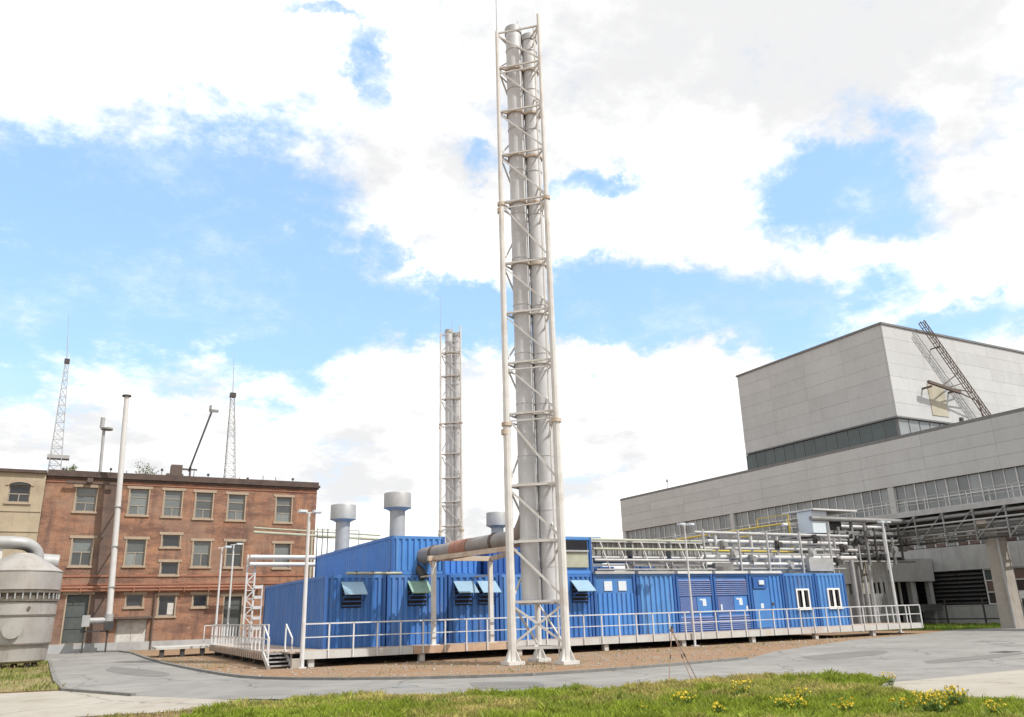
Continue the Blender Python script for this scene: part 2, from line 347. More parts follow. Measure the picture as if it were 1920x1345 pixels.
# ------------------------------------------------------------------ ground, road, paths
gm = B(); gm.quad((-1500, -1500, -.006), (1500, -1500, -.006), (1500, 1500, -.006), (-1500, 1500, -.006))
struct('ground', gm, 'soil')
def sheet(name, pts, z, m, kind='structure'):
    mb = B(); mb.add([(x, y, z) for x, y in pts], [tuple(range(len(pts)))]); o = part(name, mb, m); return tag(o, kind=kind)
def smooth(pts, k=2):
    for _ in range(k):
        q = [pts[0]]
        for a, b in zip(pts, pts[1:]):
            q += [(a[0] * .75 + b[0] * .25, a[1] * .75 + b[1] * .25), (a[0] * .25 + b[0] * .75, a[1] * .25 + b[1] * .75)]
        pts = q + [pts[-1]]
    return pts
back = smooth([(2.0, 62.0), G(238, 1222), G(292, 1242), G(364, 1257), G(437, 1270), G(510, 1275), G(693, 1276), G(960, 1270), G(1100, 1261.5), G(1250, 1250), G(1400, 1236.5)], 1)
back2 = [G(1450, 1222), G(1600, 1200), G(1720, 1190), (48, 33.2), (75, 30)]
front = [(75, 8), (40, 9), G(1920, 1256), G(1680, 1280), G(1640, 1283), G(1380, 1290), G(1100, 1300), G(800, 1310), G(560, 1316), G(400, 1312), G(250, 1306), G(120, 1296), G(104, 1280), G(98, 1262), G(92, 1240), (-4, 60), (-2, 62)]
sheet('road', back + back2 + front, .004, 'asphalt')
sheet('path', [(-14, 30), G(120, 1296), G(250, 1306), G(400, 1312), G(560, 1316), G(585, 1312), G(400, 1331), G(150, 1345), (-2, 14), (-14, 14)], .009, 'concrete_path')
sheet('pavement', [G(1920, 1256), G(1680, 1280), G(1640, 1283), G(1630, 1300), G(1920, 1316), (24, 7), (40, 9)], .009, 'concrete_path')
k = B()
for a, b in zip(back, back[1:]):
    k.beam((a[0], a[1], .03), (b[0], b[1], .03), .14, .10)
struct('kerb', k, 'kerb_stone')
k = B(); kl = [G(92, 1240), G(98, 1262), G(104, 1280), G(120, 1296), G(250, 1306)]
for a, b in zip(kl, kl[1:]): k.beam((a[0], a[1], .03), (b[0], b[1], .03), .14, .09)
struct('kerb', k, 'kerb_stone')
# grass verge in front of the road, lawn strip beside the hall, weedy corner by the tank
verge = [G(380, 1336), G(470, 1322), G(580, 1311), G(700, 1307), G(850, 1303), G(1000, 1299), G(1100, 1294), G(1200, 1290), G(1330, 1276), G(1480, 1270), G(1600, 1271), G(1668, 1277), G(1640, 1294), G(1760, 1305), G(1920, 1318), (20, 6.5), (11, 3), (4, 5), (-1, 13), (1.5, 16)]
sheet('verge', verge, .012, 'turf')
dryp = [G(150, 1345), G(400, 1331), G(470, 1324), G(420, 1345), (1.5, 13), (-2, 13.5)]
lawn = [(46.5, 36.5), (48, 33.4), (75, 30.2), (75, 33), (59.8, 34), (59.8, 60), (46.5, 60)]
sheet('lawn', lawn, .004, 'turf')
corner = [(-14, 31), G(118, 1294), G(102, 1280), G(96, 1262), G(90, 1242), (-4.2, 60), (-30, 60)]
sheet('corner_verge', corner, .010, 'dry_turf')

def inside(P, poly):
    x, y = P[:, 0], P[:, 1]; c = np.zeros(len(P), bool); n = len(poly)
    for i in range(n):
        (x1, y1), (x2, y2) = poly[i], poly[(i + 1) % n]
        if y1 == y2: continue
        c ^= ((y1 > y) != (y2 > y)) & (x < (x2 - x1) * (y - y1) / (y2 - y1) + x1)
    return c
def vnoise(P, s, seed):
    r = np.random.default_rng(seed); T = r.random((64, 64)); q = P * s; i = np.floor(q).astype(int); f = q - i; f = f * f * (3 - 2 * f)
    a = T[i[:, 0] % 64, i[:, 1] % 64]; b = T[(i[:, 0] + 1) % 64, i[:, 1] % 64]; c = T[i[:, 0] % 64, (i[:, 1] + 1) % 64]; d = T[(i[:, 0] + 1) % 64, (i[:, 1] + 1) % 64]
    return (a * (1 - f[:, 0]) + b * f[:, 0]) * (1 - f[:, 1]) + (c * (1 - f[:, 0]) + d * f[:, 0]) * f[:, 1]
def grass(name, label, poly, n, hmin, hmax, seed, green, dry, dryness=.35, z=.01, width=.012, thin=0.0):
    r = np.random.default_rng(seed); pl = np.array(poly); lo, hi = pl.min(0), pl.max(0)
    P = lo + r.random((n, 2)) * (hi - lo); P = P[inside(P, poly)]
    d1 = vnoise(P, .55, seed) * .6 + vnoise(P, 2.1, seed + 1) * .4
    P = P[r.random(len(P)) > thin * (d1 > .45)]; d1 = vnoise(P, .55, seed) * .6 + vnoise(P, 2.1, seed + 1) * .4; m = len(P)
    h = (hmin + (hmax - hmin) * r.random(m) ** 1.6) * (.35 + 1.9 * np.clip(vnoise(P, 1.9, seed + 2) * .6 + vnoise(P, 4.7, seed + 3) * .6 - .25, 0, 1) ** 1.3)
    a = r.random(m) * 6.283; lean = h * (.25 + .55 * r.random(m)); w = width * (.6 + .8 * r.random(m))
    dx, dy = np.cos(a), np.sin(a); b = r.random(m) * 6.283
    V = np.empty((m, 4, 3)); base = np.c_[P, np.full(m, z)]
    V[:, 0] = base + np.c_[np.cos(b) * w, np.sin(b) * w, np.zeros(m)]; V[:, 1] = base - np.c_[np.cos(b) * w, np.sin(b) * w, np.zeros(m)]
    mid = base + np.c_[dx * lean * .3, dy * lean * .3, h * .6]
    V[:, 2] = mid - np.c_[np.cos(b) * w * .8, np.sin(b) * w * .8, np.zeros(m)]; V[:, 3] = base + np.c_[dx * lean, dy * lean, h]
    me = bpy.data.meshes.new(name); me.vertices.add(m * 4); me.vertices.foreach_set('co', V.ravel())
    idx = np.arange(m)[:, None] * 4 + np.array([[0, 1, 2, 0, 2, 3]])
    me.loops.add(m * 6); me.loops.foreach_set('vertex_index', idx.ravel()); me.polygons.add(m * 2)
    me.polygons.foreach_set('loop_start', np.arange(m * 2) * 3); me.polygons.foreach_set('loop_total', np.full(m * 2, 3)); me.update(calc_edges=True)
    t = np.clip((d1 - .5) * 3.0 + dryness + .35 * (r.random(m) - .5), 0, 1)[:, None]
    c = np.array(green) * (1 - t) + np.array(dry) * t; c = c * (.6 + .8 * r.random((m, 1))) * (.75 + .5 * vnoise(P, 3.3, seed + 5)[:, None])
    ca = me.color_attributes.new('Col', 'FLOAT_COLOR', 'POINT'); ca.data.foreach_set('color', np.repeat(np.c_[c, np.ones(m)], 4, 0).ravel())
    me.materials.append(MATS['grass_blade']); o = bpy.data.objects.new(name, me); COL.objects.link(o)
    return tag(o, label, 'grass', kind='stuff')
grass('verge_grass', 'rough green grass growing on the verge in front of the road', verge, 620000, .035, .13, 11, (.24, .30, .035), (.42, .36, .13), .28, width=.0075)
grass('dry_grass', 'sparse dry grass at the path end of the verge', dryp, 16000, .03, .09, 12, (.2, .2, .05), (.38, .29, .16), .7, thin=.8, width=.007)
grass('lawn_grass', 'mown bright green lawn between the road and the grey hall', lawn, 90000, .05, .14, 13, (.17, .27, .035), (.26, .26, .07), .05, width=.03)
grass('corner_grass', 'patchy weeds growing on the corner beside the steel tank', [p for p in corner if p[1] < 62], 110000, .04, .17, 14, (.2, .23, .05), (.38, .31, .15), .45, thin=.75, width=.016)

def scatter_stones(name, label, poly, n, smin, smax, seed, m):
    r = np.random.default_rng(seed); pl = np.array(poly); lo, hi = pl.min(0), pl.max(0); P = lo + r.random((n, 2)) * (hi - lo); P = P[inside(P, poly)]; mb = B()
    for x, y in P:
        k = smin + (smax - smin) * r.random() ** 3; a = r.random() * 6.28; c, s_ = math.cos(a) * k, math.sin(a) * k; q = .5 + .8 * r.random()
        mb.add([(x + c, y + s_, 0), (x - s_ * q, y + c * q, 0), (x - c, y - s_, 0), (x + s_ * q, y - c * q, 0), (x + c * .3, y + s_ * .2, k * (.5 + .5 * r.random()))], [(0, 1, 4), (1, 2, 4), (2, 3, 4), (3, 0, 4)])
    o = part(name, mb, m); return tag(o, label, 'gravel', kind='stuff')
strip = [(p[0], p[1] + .12) for p in back[3:]] + [G(1450, 1222), G(1600, 1200), G(1720, 1190), (44, 33), (43, 31.2), (7.6, 31.2), (6.2, 34), (6.2, 46), (3.5, 52)]
mat('stone', (.26, .22, .18), .95, 0, .35, 9)
scatter_stones('gravel', 'loose gravel and grit scattered on the brown soil strip below the walkway', strip, 9000, .02, .09, 21, 'stone')
grass('strip_weeds', 'thin dry weeds along the brown soil strip below the walkway', strip, 26000, .03, .12, 22, (.2, .22, .06), (.36, .28, .15), .6, z=0, thin=.93, width=.008)
ground_mat('asphalt_patch', (.15, .146, .14), (.18, .175, .168), (.12, .118, .113), .6, 2.0, .92, .3)
for pts_ in ([G(880, 1281), G(1010, 1277), G(1030, 1290), G(890, 1294)], [G(1500, 1232), G(1640, 1218), G(1680, 1225), G(1530, 1240)], [G(210, 1250), G(330, 1262), G(300, 1272), G(190, 1260)], [G(1730, 1240), G(1920, 1222), G(1920, 1228), G(1745, 1247)]):
    sheet('road_patch', smooth(pts_ + pts_[:1], 2)[:-1], .009, 'asphalt_patch')
grass('tall_weeds', 'taller ragged weeds standing up through the front verge grass', verge, 55000, .05, .15, 31, (.20, .27, .045), (.38, .33, .12), .25, thin=.9, width=.006)
m = B(); gx, gy = G(1885, 1223); m.box(gx - .45, gx + .45, gy - .3, gy + .3, .0, .012); struct('drain_cover', m, 'dark_steel')
m = B(); gx, gy = G(760, 1288); m.cyl((gx, gy, 0), (gx, gy, .012), .34, n=24); struct('manhole_cover', m, 'grey_steel')

# ------------------------------------------------------------------ brick building
YB = 62.0
def wall_mesh(x0, x1, z0, z1, y, holes, depth=.28):
    xs = sorted({x0, x1, *[h[0] for h in holes], *[h[1] for h in holes]}); zs = sorted({z0, z1, *[h[2] for h in holes], *[h[3] for h in holes]})
    mb = B()
    for a, b in zip(xs, xs[1:]):
        for c, d in zip(zs, zs[1:]):
            mx_, mz = (a + b) / 2, (c + d) / 2
            if any(h[0] < mx_ < h[1] and h[2] < mz < h[3] for h in holes): continue
            mb.quad((a, y, c), (b, y, c), (b, y, d), (a, y, d))
    for a, b, c, d in holes:
        e = y + depth
        mb.quad((a, y, c), (a, y, d), (a, e, d), (a, e, c)); mb.quad((b, y, d), (b, y, c), (b, e, c), (b, e, d))
        mb.quad((a, y, d), (b, y, d), (b, e, d), (a, e, d)); mb.quad((b, y, c), (a, y, c), (a, e, c), (b, e, c))
    return mb
def brick_window(root, a, b, c, d, y=YB, cols=2, rows=(.55,), glass='glass_brick', lint=True, frame='old_frame', lw=.22):
    w = B(); t = .07; yy = y + .12
    w.box(a, a + t, yy, yy + .08, c, d); w.box(b - t, b, yy, yy + .08, c, d); w.box(a + t, b - t, yy, yy + .08, c, c + t); w.box(a + t, b - t, yy, yy + .08, d - t, d)
    zs = [c + t] + [c + (d - c) * r for r in rows] + [d - t]
    for z in zs[1:-1]: w.box(a + t, b - t, yy + .003, yy + .077, z - .03, z + .03)
    if cols == 2: w.box((a + b) / 2 - .03, (a + b) / 2 + .03, yy + .006, yy + .074, c + t, zs[1] - .03)
    win = part('window', w, frame, root)
    for i, (za, zb) in enumerate(zip(zs, zs[1:])):
        spans = [(a + t, (a + b) / 2 - .03), ((a + b) / 2 + .03, b - t)] if (cols == 2 and i == 0) else [(a + t, b - t)]
        za2 = za + (.03 if i else 0); zb2 = zb - (.03 if i < len(zs) - 2 else 0)
        for xa, xb in spans:
            p = B(); p.box(xa, xb, yy + .035, yy + .05, za2, zb2); part('pane', p, glass, win)
    if lint:
        p = B(); p.box(a - lw, b + lw, y - .05, y + .1, d, d + .18); part('lintel', p, 'lintel', win)
        p = B(); p.box(a - .09, a, y - .025, y + .1, c, d - .002); part('surround', p, 'lintel', win)
        p = B(); p.box(b, b + .09, y - .025, y + .1, c, d - .002); part('surround', p, 'lintel', win)
    p = B(); p.box(a - .16, b + .16, y - .09, y + .12, c - .13, c - .002); part('sill', p, 'lintel', win)
    return win
XL = -2.3; XR = 16.0; ZT = 11.35
bb = thing('brick_building', 'three storey red brick building with pale window lintels behind the tank', 'building', (7, YB, 0))
wins = [(-.4, .84, 9.05, 10.67), (2.9, 4.1, 8.92, 10.72), (5.15, 6.3, 8.88, 10.7), (7.25, 8.4, 8.8, 10.65), (9.5, 10.68, 8.75, 10.6), (12.97, 14.1, 8.68, 10.55),
        (-.23, .97, 5.47, 7.27), (3.06, 4.25, 5.48, 7.25), (7.38, 8.52, 5.43, 7.2), (9.62, 10.74, 5.4, 7.2), (13.05, 14.2, 5.35, 7.1)]
smalls = [(5.28, 6.42, 6.76, 7.6), (5.38, 6.48, 4.88, 5.73), (3.42, 4.44, 2.78, 3.58), (7.67, 8.6, 2.7, 3.52)]
g3 = (5.45, 6.51, 2.15, 3.5); doors = [(-.11, 1.18, .6, 3.62), (9.77, 10.96, .6, 3.38)]; garage = (2.99, 4.88, 0.0, 2.0)
part('wall', wall_mesh(XL, XR, 0, ZT, YB, wins + smalls + [g3] + doors + [garage]), 'brick_wall', bb)
m = B(); m.quad((XR, YB, 0), (XR, YB + 14, 0), (XR, YB + 14, ZT), (XR, YB, ZT)); m.quad((XL, YB + 14, 0), (XR, YB + 14, 0), (XR, YB + 14, ZT), (XL, YB + 14, ZT)); m.quad((XL, YB + 14, 0), (XL, YB, 0), (XL, YB, ZT), (XL, YB + 14, ZT))
part('wall', m, 'brick_wall', bb)
m = B(); m.box(XL, XR + .2, YB - .22, YB + 14.2, ZT, ZT + .16); m.box(XL + .05, XR + .1, YB - .12, YB + .35, ZT + .16, ZT + .42); m.box(XL + .05, XR + .1, YB - .1, YB + .06, ZT - .14, ZT)
part('roof', m, 'parapet', bb)
m = B()
for i, z in enumerate((10.95, 4.75, 4.2)): m.box(XL, XR, YB - .05 - .004 * i, YB + .002, z, z + (.12 if i else .08))
part('string_course', m, 'pipe_red', bb)
m = B(); m.box(-2.3, 16, YB - .1, YB + .004, 0, .55); part('plinth', m, 'concrete_grey', bb)
for i, w in enumerate(wins): brick_window(bb, *w, rows=((.5,) if i > 5 else (.36, .68)), cols=2)
for w in smalls: brick_window(bb, *w, rows=(), cols=1, glass='glass_dark')
brick_window(bb, *g3, rows=(), cols=1, glass='glass_dark'); 
m = B(); m.box(6.05, 6.46, YB + .1, YB + .117, 2.24, 3.0); part('window_board', m, 'door_white', bb)
for a, b, c, d in doors:
    w = brick_window(bb, a, b, c, d, cols=1, rows=(.3, .55, .8), glass='door_green', frame='door_green', lw=.3)
m = B(); m.box(garage[0], garage[1], YB + .1, YB + .16, 0.0, 2.0); ga = part('garage_door', m, 'door_white', bb)
for a, b in ((3.06, 3.9), (3.96, 4.82)):
    m = B(); m.box(a, b, YB + .06, YB + .1, .05, 1.94); part('door_leaf', m, 'door_white', ga)
m = B(); m.box(2.8, 5.1, YB - .6, YB, 2.02, 2.16); part('door_canopy', m, 'rust_dark', bb)
m = B()
for z, r in ((4.05, .09), (3.85, .06)): m.cyl((-1.6, YB - .28, z), (12.2, YB - .28, z), r, n=8)
for x in np.arange(-1, 12, 1.6): m.box(x - .03, x + .03, YB - .36, YB, 3.7, 4.2)
part('wall_pipe', m, 'pipe_red', bb)
m = B(); m.cyl((5.2, YB - .12, 0), (5.2, YB - .12, 3.8), .06, n=8); part('downpipe', m, 'rust_dark', bb)
for i in range(17):
    x = XL + 1 + i * 1.03 + random.uniform(-.3, .3); h = random.uniform(.35, .8); m = B(); m.cyl((x, YB + .6, ZT + .16), (x, YB + .6, ZT + .16 + h), .025, n=6)
    if i % 3 == 0: m.box(x - .08, x + .08, YB + .52, YB + .68, ZT + .1 + h, ZT + .25 + h)
    part('roof_post', m, 'dark_steel', bb)
m = B(); m.beam((-1.1, YB - .35, 10.95), (1.9, YB - .35, 10.95), .12, .16); m.beam((.3, YB - .35, 11.0), (.3, YB + .4, 11.1), .1); m.box(.15, .5, YB - .5, YB - .2, 10.95, 11.25)
part('hoist_beam', m, 'rust_dark', bb)

cw = thing('plastered_building', 'cream plastered wing with one arched window beside the red brick building', 'building', (-8, YB - .15, 0))
a, b, c, d = -4.34, -3.12, 9.5, 10.62
part('wall', wall_mesh(-22, -2.32, 0, ZT + .1, YB - .15, [(a, b, c, d)]), 'cream_wall', cw)
m = B(); m.quad((-2.32, YB - .15, 0), (-2.32, YB + 14, 0), (-2.32, YB + 14, ZT + .1), (-2.32, YB - .15, ZT + .1)); m.quad((-22, YB + 14, 0), (-22, YB - .15, 0), (-22, YB - .15, ZT + .1), (-22, YB + 14, ZT + .1)); m.quad((-2.32, YB + 14, 0), (-22, YB + 14, 0), (-22, YB + 14, ZT + .1), (-2.32, YB + 14, ZT + .1)); part('wall', m, 'cream_wall', cw)
m = B(); m.box(-22.2, -2.31, YB - .37, YB + 14.2, ZT + .1, ZT + .3); part('roof', m, 'parapet', cw)
brick_window(cw, a, b, c, d, y=YB - .15, rows=(.5,), cols=2, lint=False, glass='glass_dark')
m = B(); n = 12
for i in range(n):
    t0, t1 = math.pi * i / n, math.pi * (i + 1) / n
    P = lambda t, r, rz: ((a + b) / 2 - r * math.cos(t), d - .02 + rz * math.sin(t))
    p1, p2, p3, p4 = P(t0, .62, .22), P(t1, .62, .22), P(t1, .82, .42), P(t0, .82, .42)
    m.quad((p1[0], YB - .21, p1[1]), (p2[0], YB - .21, p2[1]), (p3[0], YB - .21, p3[1]), (p4[0], YB - .21, p4[1]))
    m.quad((p1[0], YB - .21, p1[1]), (p1[0], YB - .1, p1[1]), (p2[0], YB - .1, p2[1]), (p2[0], YB - .21, p2[1]))
part('arch', m, 'lintel', cw)
m = B(); m.add([(a - .02, YB - .17, d)] + [((a + b) / 2 - .63 * math.cos(math.pi * i / n), YB - .17, d - .02 + .22 * math.sin(math.pi * i / n)) for i in range(n + 1)] + [(b + .02, YB - .17, d)], [tuple(range(n + 3))]); part('arch_light', m, 'glass_dark', cw)
for z in (8.9, 7.6, 6.9):
    m = B(); m.box(-22, -2.33, YB - .2, YB - .148, z, z + .1); part('wall_band', m, 'cream_wall', cw)

# roof masts and other rooftop things
def lattice_mast(name, label, base, top, wb, wt, whip):
    t = thing(name, label, 'antenna mast', base, 'lattice antenna masts on the brick building roof')
    b0, t0 = Vector(base), Vector(top); cor = ((-1, -1), (1, -1), (1, 1), (-1, 1)); n = 14
    P = lambda k, f: b0.lerp(t0, f) + Vector((cor[k % 4][0], cor[k % 4][1], 0)) * ((wb * (1 - f) + wt * f) / 2)
    for k in range(4): m = B(); m.beam(P(k, 0), P(k, 1), .055); part('leg', m, 'galv', t)
    m = B()
    for i in range(n):
        for k in range(4):
            m.beam(P(k, i / n), P(k + 1, (i + 1) / n), .03); m.beam(P(k, (i + 1) / n), P(k + 1, (i + 1) / n), .03)
    part('lattice', m, 'galv', t)
    m = B(); m.box(t0.x - wt * .8, t0.x + wt * .8, t0.y - wt * .8, t0.y + wt * .8, t0.z, t0.z + .35); part('mast_head', m, 'dark_steel', t)
    m = B(); m.cyl(t0, whip, .04, .012, n=6); part('whip_antenna', m, 'galv', t); return t
ZR = ZT + .16
lm = lattice_mast('antenna_mast', 'lattice mast with whip antenna over the brick building roof beside the cream wing', (-2.0, 66, ZR), (-2.25, 66, 20.4), .85, .22, (-2.6, 66, 24.3))
m = B(); m.box(-2.6, -1.2, 65.6, 66.4, 13.2, 13.45); part('platform', m, 'galv', lm)
lattice_mast('antenna_mast', 'lattice mast with whip antenna on the brick building roof beside the tilted davit', (10.1, 66, ZR), (9.8, 66, 19.0), .85, .28, (9.64, 66, 22.6))
t = thing('roof_vent_pipe', 'thin grey roof pipe with offset cap standing behind the white stack', 'vent pipe', (.95, 66, ZR))
m = B(); m.cyl((.95, 66, ZR), (.8, 66, 15.6), .11, n=10); part('pipe', m, 'galv', t)
m = B(); m.cyl((1.0, 66, 15.6), (1.0, 66, 15.72), .42, n=14); part('rain_plate', m, 'grey_steel', t)
m = B(); m.cyl((.65, 66, 15.72), (.65, 66, 16.5), .16, n=10); part('cap', m, 'galv', t)
t = thing('roof_davit', 'rusty davit with tilted boom on the brick building roof', 'davit', (6.2, 66, ZR))
m = B(); m.box(5.4, 6.6, 65.5, 66.5, ZR, 12.5); m.box(5.7, 6.5, 65.6, 66.4, 12.5, 13.2); part('winch', m, 'rust_dark', t)
m = B(); m.beam((6.4, 66, 12.95), (7.6, 66, 12.95), .12); m.beam((7.1, 66, ZR), (7.1, 66, 13.1), .14); part('base_frame', m, 'rust_dark', t)
m = B(); m.beam((7.0, 66, 12.8), (8.3, 66, 17.7), .14); part('boom', m, 'dark_steel', t)
m = B(); m.box(8.1, 8.8, 65.9, 66.1, 17.65, 17.85); m.box(8.1, 8.25, 65.85, 66.15, 17.8, 18.15); part('boom_head', m, 'grey_steel', t)
def twig_bush(loc, h, seed, label):
    r = random.Random(seed); t = thing('roof_sapling', label, 'sapling', loc, 'saplings rooted on the brick roof'); s = B(); l = B(); x, y, z = loc
    for i in range(22):
        a = r.uniform(0, 6.28); rr = r.uniform(.05, .55) * h; q = (x + math.cos(a) * rr, y + math.sin(a) * rr, z + h * r.uniform(.5, 1)); s.cyl((x, y, z + .05 * i * h / 6), q, .016, .006, n=5, caps=False)
        for k in range(9):
            f = r.uniform(.4, 1); c = Vector((x, y, z)).lerp(Vector(q), f) + Vector((r.uniform(-.12, .12), r.uniform(-.12, .12), r.uniform(-.1, .1))); e = Vector((r.uniform(-1, 1), r.uniform(-1, 1), r.uniform(-1, 1))).normalized() * .07; g = e.orthogonal().normalized() * .05
            l.add([c - e, c + g, c + e, c - g], [(0, 1, 2, 3)])
    part('trunk', s, 'bark', t); part('crown', l, 'leaf', t)
twig_bush((4.0, 65, ZR), 1.7, 1, 'tall leafy sapling on the brick roof beside the white stack')
twig_bush((-.9, 65, ZR), 1.2, 2, 'low twiggy sapling on the brick roof beside the lattice mast foot')

t = thing('boiler_stack', 'tall white steel stack running up the front of the brick building', 'stack', (2.43, 60.5, 2.2))
m = B(); m.cyl((2.43, 60.5, 2.35), (1.9, 60.5, 16.9), .195, .17, n=18); part('pipe', m, 'stack_white', t)
m = B(); m.cyl((1.89, 60.5, 16.9), (1.885, 60.5, 17.0), .3, n=18); part('cap', m, 'dark_steel', t)
m = B()
for z in (4, 6.6, 9.2): x = 2.43 - (z - 2.35) * .0364; m.box(x - .24, x + .24, 60.28, 60.72, z, z + .06); m.beam((x, 60.7, z + .04), (x, 62, z + .04), .07)
part('bracket', m, 'grey_steel', t)
m = B(); m.cyl((2.43, 60.5, 1.9), (2.43, 60.5, 2.35), .28, n=16); m.cyl((1.2, 60.5, 1.95), (2.43, 60.5, 1.95), .2, n=14); m.box(.9, 1.35, 60.2, 60.8, 1.6, 2.3); part('fan_casing', m, 'galv', t)
m = B(); m.box(2.2, 2.75, 60.2, 60.8, 1.35, 1.9); part('fan_motor', m, 'dark_steel', t)
m = B()
for x in (1.1, 2.45): m.beam((x, 60.5, 0), (x, 60.5, 1.62 if x < 2 else 1.36), .1)
m.beam((1.1, 60.5, 1.3), (2.45, 60.5, 1.3), .08); part('stand', m, 'dark_steel', t)

# ------------------------------------------------------------------ steel tank at the left
TX, TY = -2.1, 44.0
t = thing('steel_tank', 'weathered steel tank with conical top and bolted flange at the road corner', 'tank', (TX, TY, 0))
m = B(); m.lathe(TX, TY, [(0, .2), (1.3, .2), (1.5, .3), (1.55, .98)]); part('lower_shell', m, 'tank_clad', t)
m = B(); m.lathe(TX, TY, [(1.57, 1.0), (1.6, 1.03), (1.63, 2.18)]); part('middle_shell', m, 'tank_clad', t)
m = B(); m.lathe(TX, TY, [(1.62, 2.2), (1.65, 2.23), (1.65, 2.75), (1.55, 2.77)]); part('upper_shell', m, 'tank_clad', t)
for z in (1.0, 2.19):
    m = B(); m.lathe(TX, TY, [(1.5, z - .03), (1.67, z - .03), (1.67, z + .03), (1.5, z + .03)]); part('hoop', m, 'tank_dark', t)
m = B(); m.lathe(TX, TY, [(1.4, 2.76), (1.72, 2.78), (1.72, 2.88), (1.62, 2.89), (1.62, 3.14), (1.72, 3.15), (1.72, 3.25), (1.4, 3.27)]); fl = part('flange', m, 'tank_dark', t)
m = B()
for i in range(36):
    a = 2 * math.pi * i / 36; m.cyl((TX + 1.68 * math.cos(a), TY + 1.68 * math.sin(a), 2.82), (TX + 1.68 * math.cos(a), TY + 1.68 * math.sin(a), 3.2), .035, n=6)
part('bolt_ring', m, 'galv', fl)
m = B(); m.lathe(TX, TY, [(1.68, 3.27), (1.71, 3.3), (1.71, 4.05), (1.65, 4.1)]); part('collar', m, 'tank_clad', t)
m = B(); m.lathe(TX, TY, [(1.73, 4.08), (1.73, 4.12), (1.3, 4.4), (.75, 4.75), (.42, 4.92), (.4, 4.94)]); part('cone_roof', m, 'tank_clad', t)
dcam = Vector((0 - TX, 0 - TY, 0)).normalized(); side = Vector((-dcam.y, dcam.x, 0))
pm = Vector((TX, TY, 0)) + dcam * 1.5
m = B(); m.cyl(pm + Vector((0, 0, 1.6)), pm + dcam * .22 + Vector((0, 0, 1.6)), .32, n=20); mh = part('manhole', m, 'tank_clad', t)
m = B(); m.cyl(pm + dcam * .22 + Vector((0, 0, 1.6)), pm + dcam * .27 + Vector((0, 0, 1.6)), .37, n=20); part('manhole_cover', m, 'tank_clad', mh)
for s_, z in ((-.45, 2.5), (.35, 2.5)):
    q = Vector((TX, TY, z)) + (dcam + side * s_).normalized() * 1.6; m = B(); m.cyl(q, q + dcam * .14, .07, n=10); part('nozzle', m, 'tank_dark', t)
for i in range(6): a = i * math.pi / 3 + .3; m = B(); m.box(TX + 1.1 * math.cos(a) - .12, TX + 1.1 * math.cos(a) + .12, TY + 1.1 * math.sin(a) - .12, TY + 1.1 * math.sin(a) + .12, 0, .22); part('leg', m, 'tank_dark', t)
t = thing('overhead_duct', 'large insulated pipe bending down behind the steel tank top', 'pipe', (TX, TY, 5))
pts = [(-32, 46, 5.6), (-12, 44.6, 5.45), (-2.7, 44.0, 5.42), (-2.3, 44.0, 5.4)] + [(-2.3 + .75 * math.sin(u), 44.0 + .5 * math.sin(u), 4.75 + .65 * math.cos(u)) for u in np.linspace(.25, math.pi / 2, 7)] + [(-1.5, 44.6, 4.4)]
m = B(); m.tube(pts, .29, 20); part('pipe', m, 'galv', t)
m = B(); m.beam((-3.0, 44.0, 4.5), (-3.0, 44.0, 5.2), .14); part('bracket', m, 'white_paint', t)
t = thing('dust_fan', 'small grey fan casing with dark base peeking out behind the steel tank', 'fan', (-.9, 45.6, 0))
m = B(); m.cyl((-1.45, 45.6, 4.68), (-.65, 45.6, 4.62), .38, n=20); part('casing', m, 'galv', t)
m = B(); m.box(-1.4, -.45, 45.2, 46.0, 3.95, 4.25); part('base_frame', m, 'dark_steel', t)
m = B(); m.tube([(-1.5, 44.6, 4.45), (-1.5, 45.1, 4.6), (-1.4, 45.6, 4.68)], .22, 14); part('inlet_pipe', m, 'pale_steel', t)
for x in (-1.2, -.7): m = B(); m.beam((x, 45.6, 4.0), (TX + .6, TY + 1.4, 3.5), .12); part('bracket_arm', m, 'tank_dark', t)

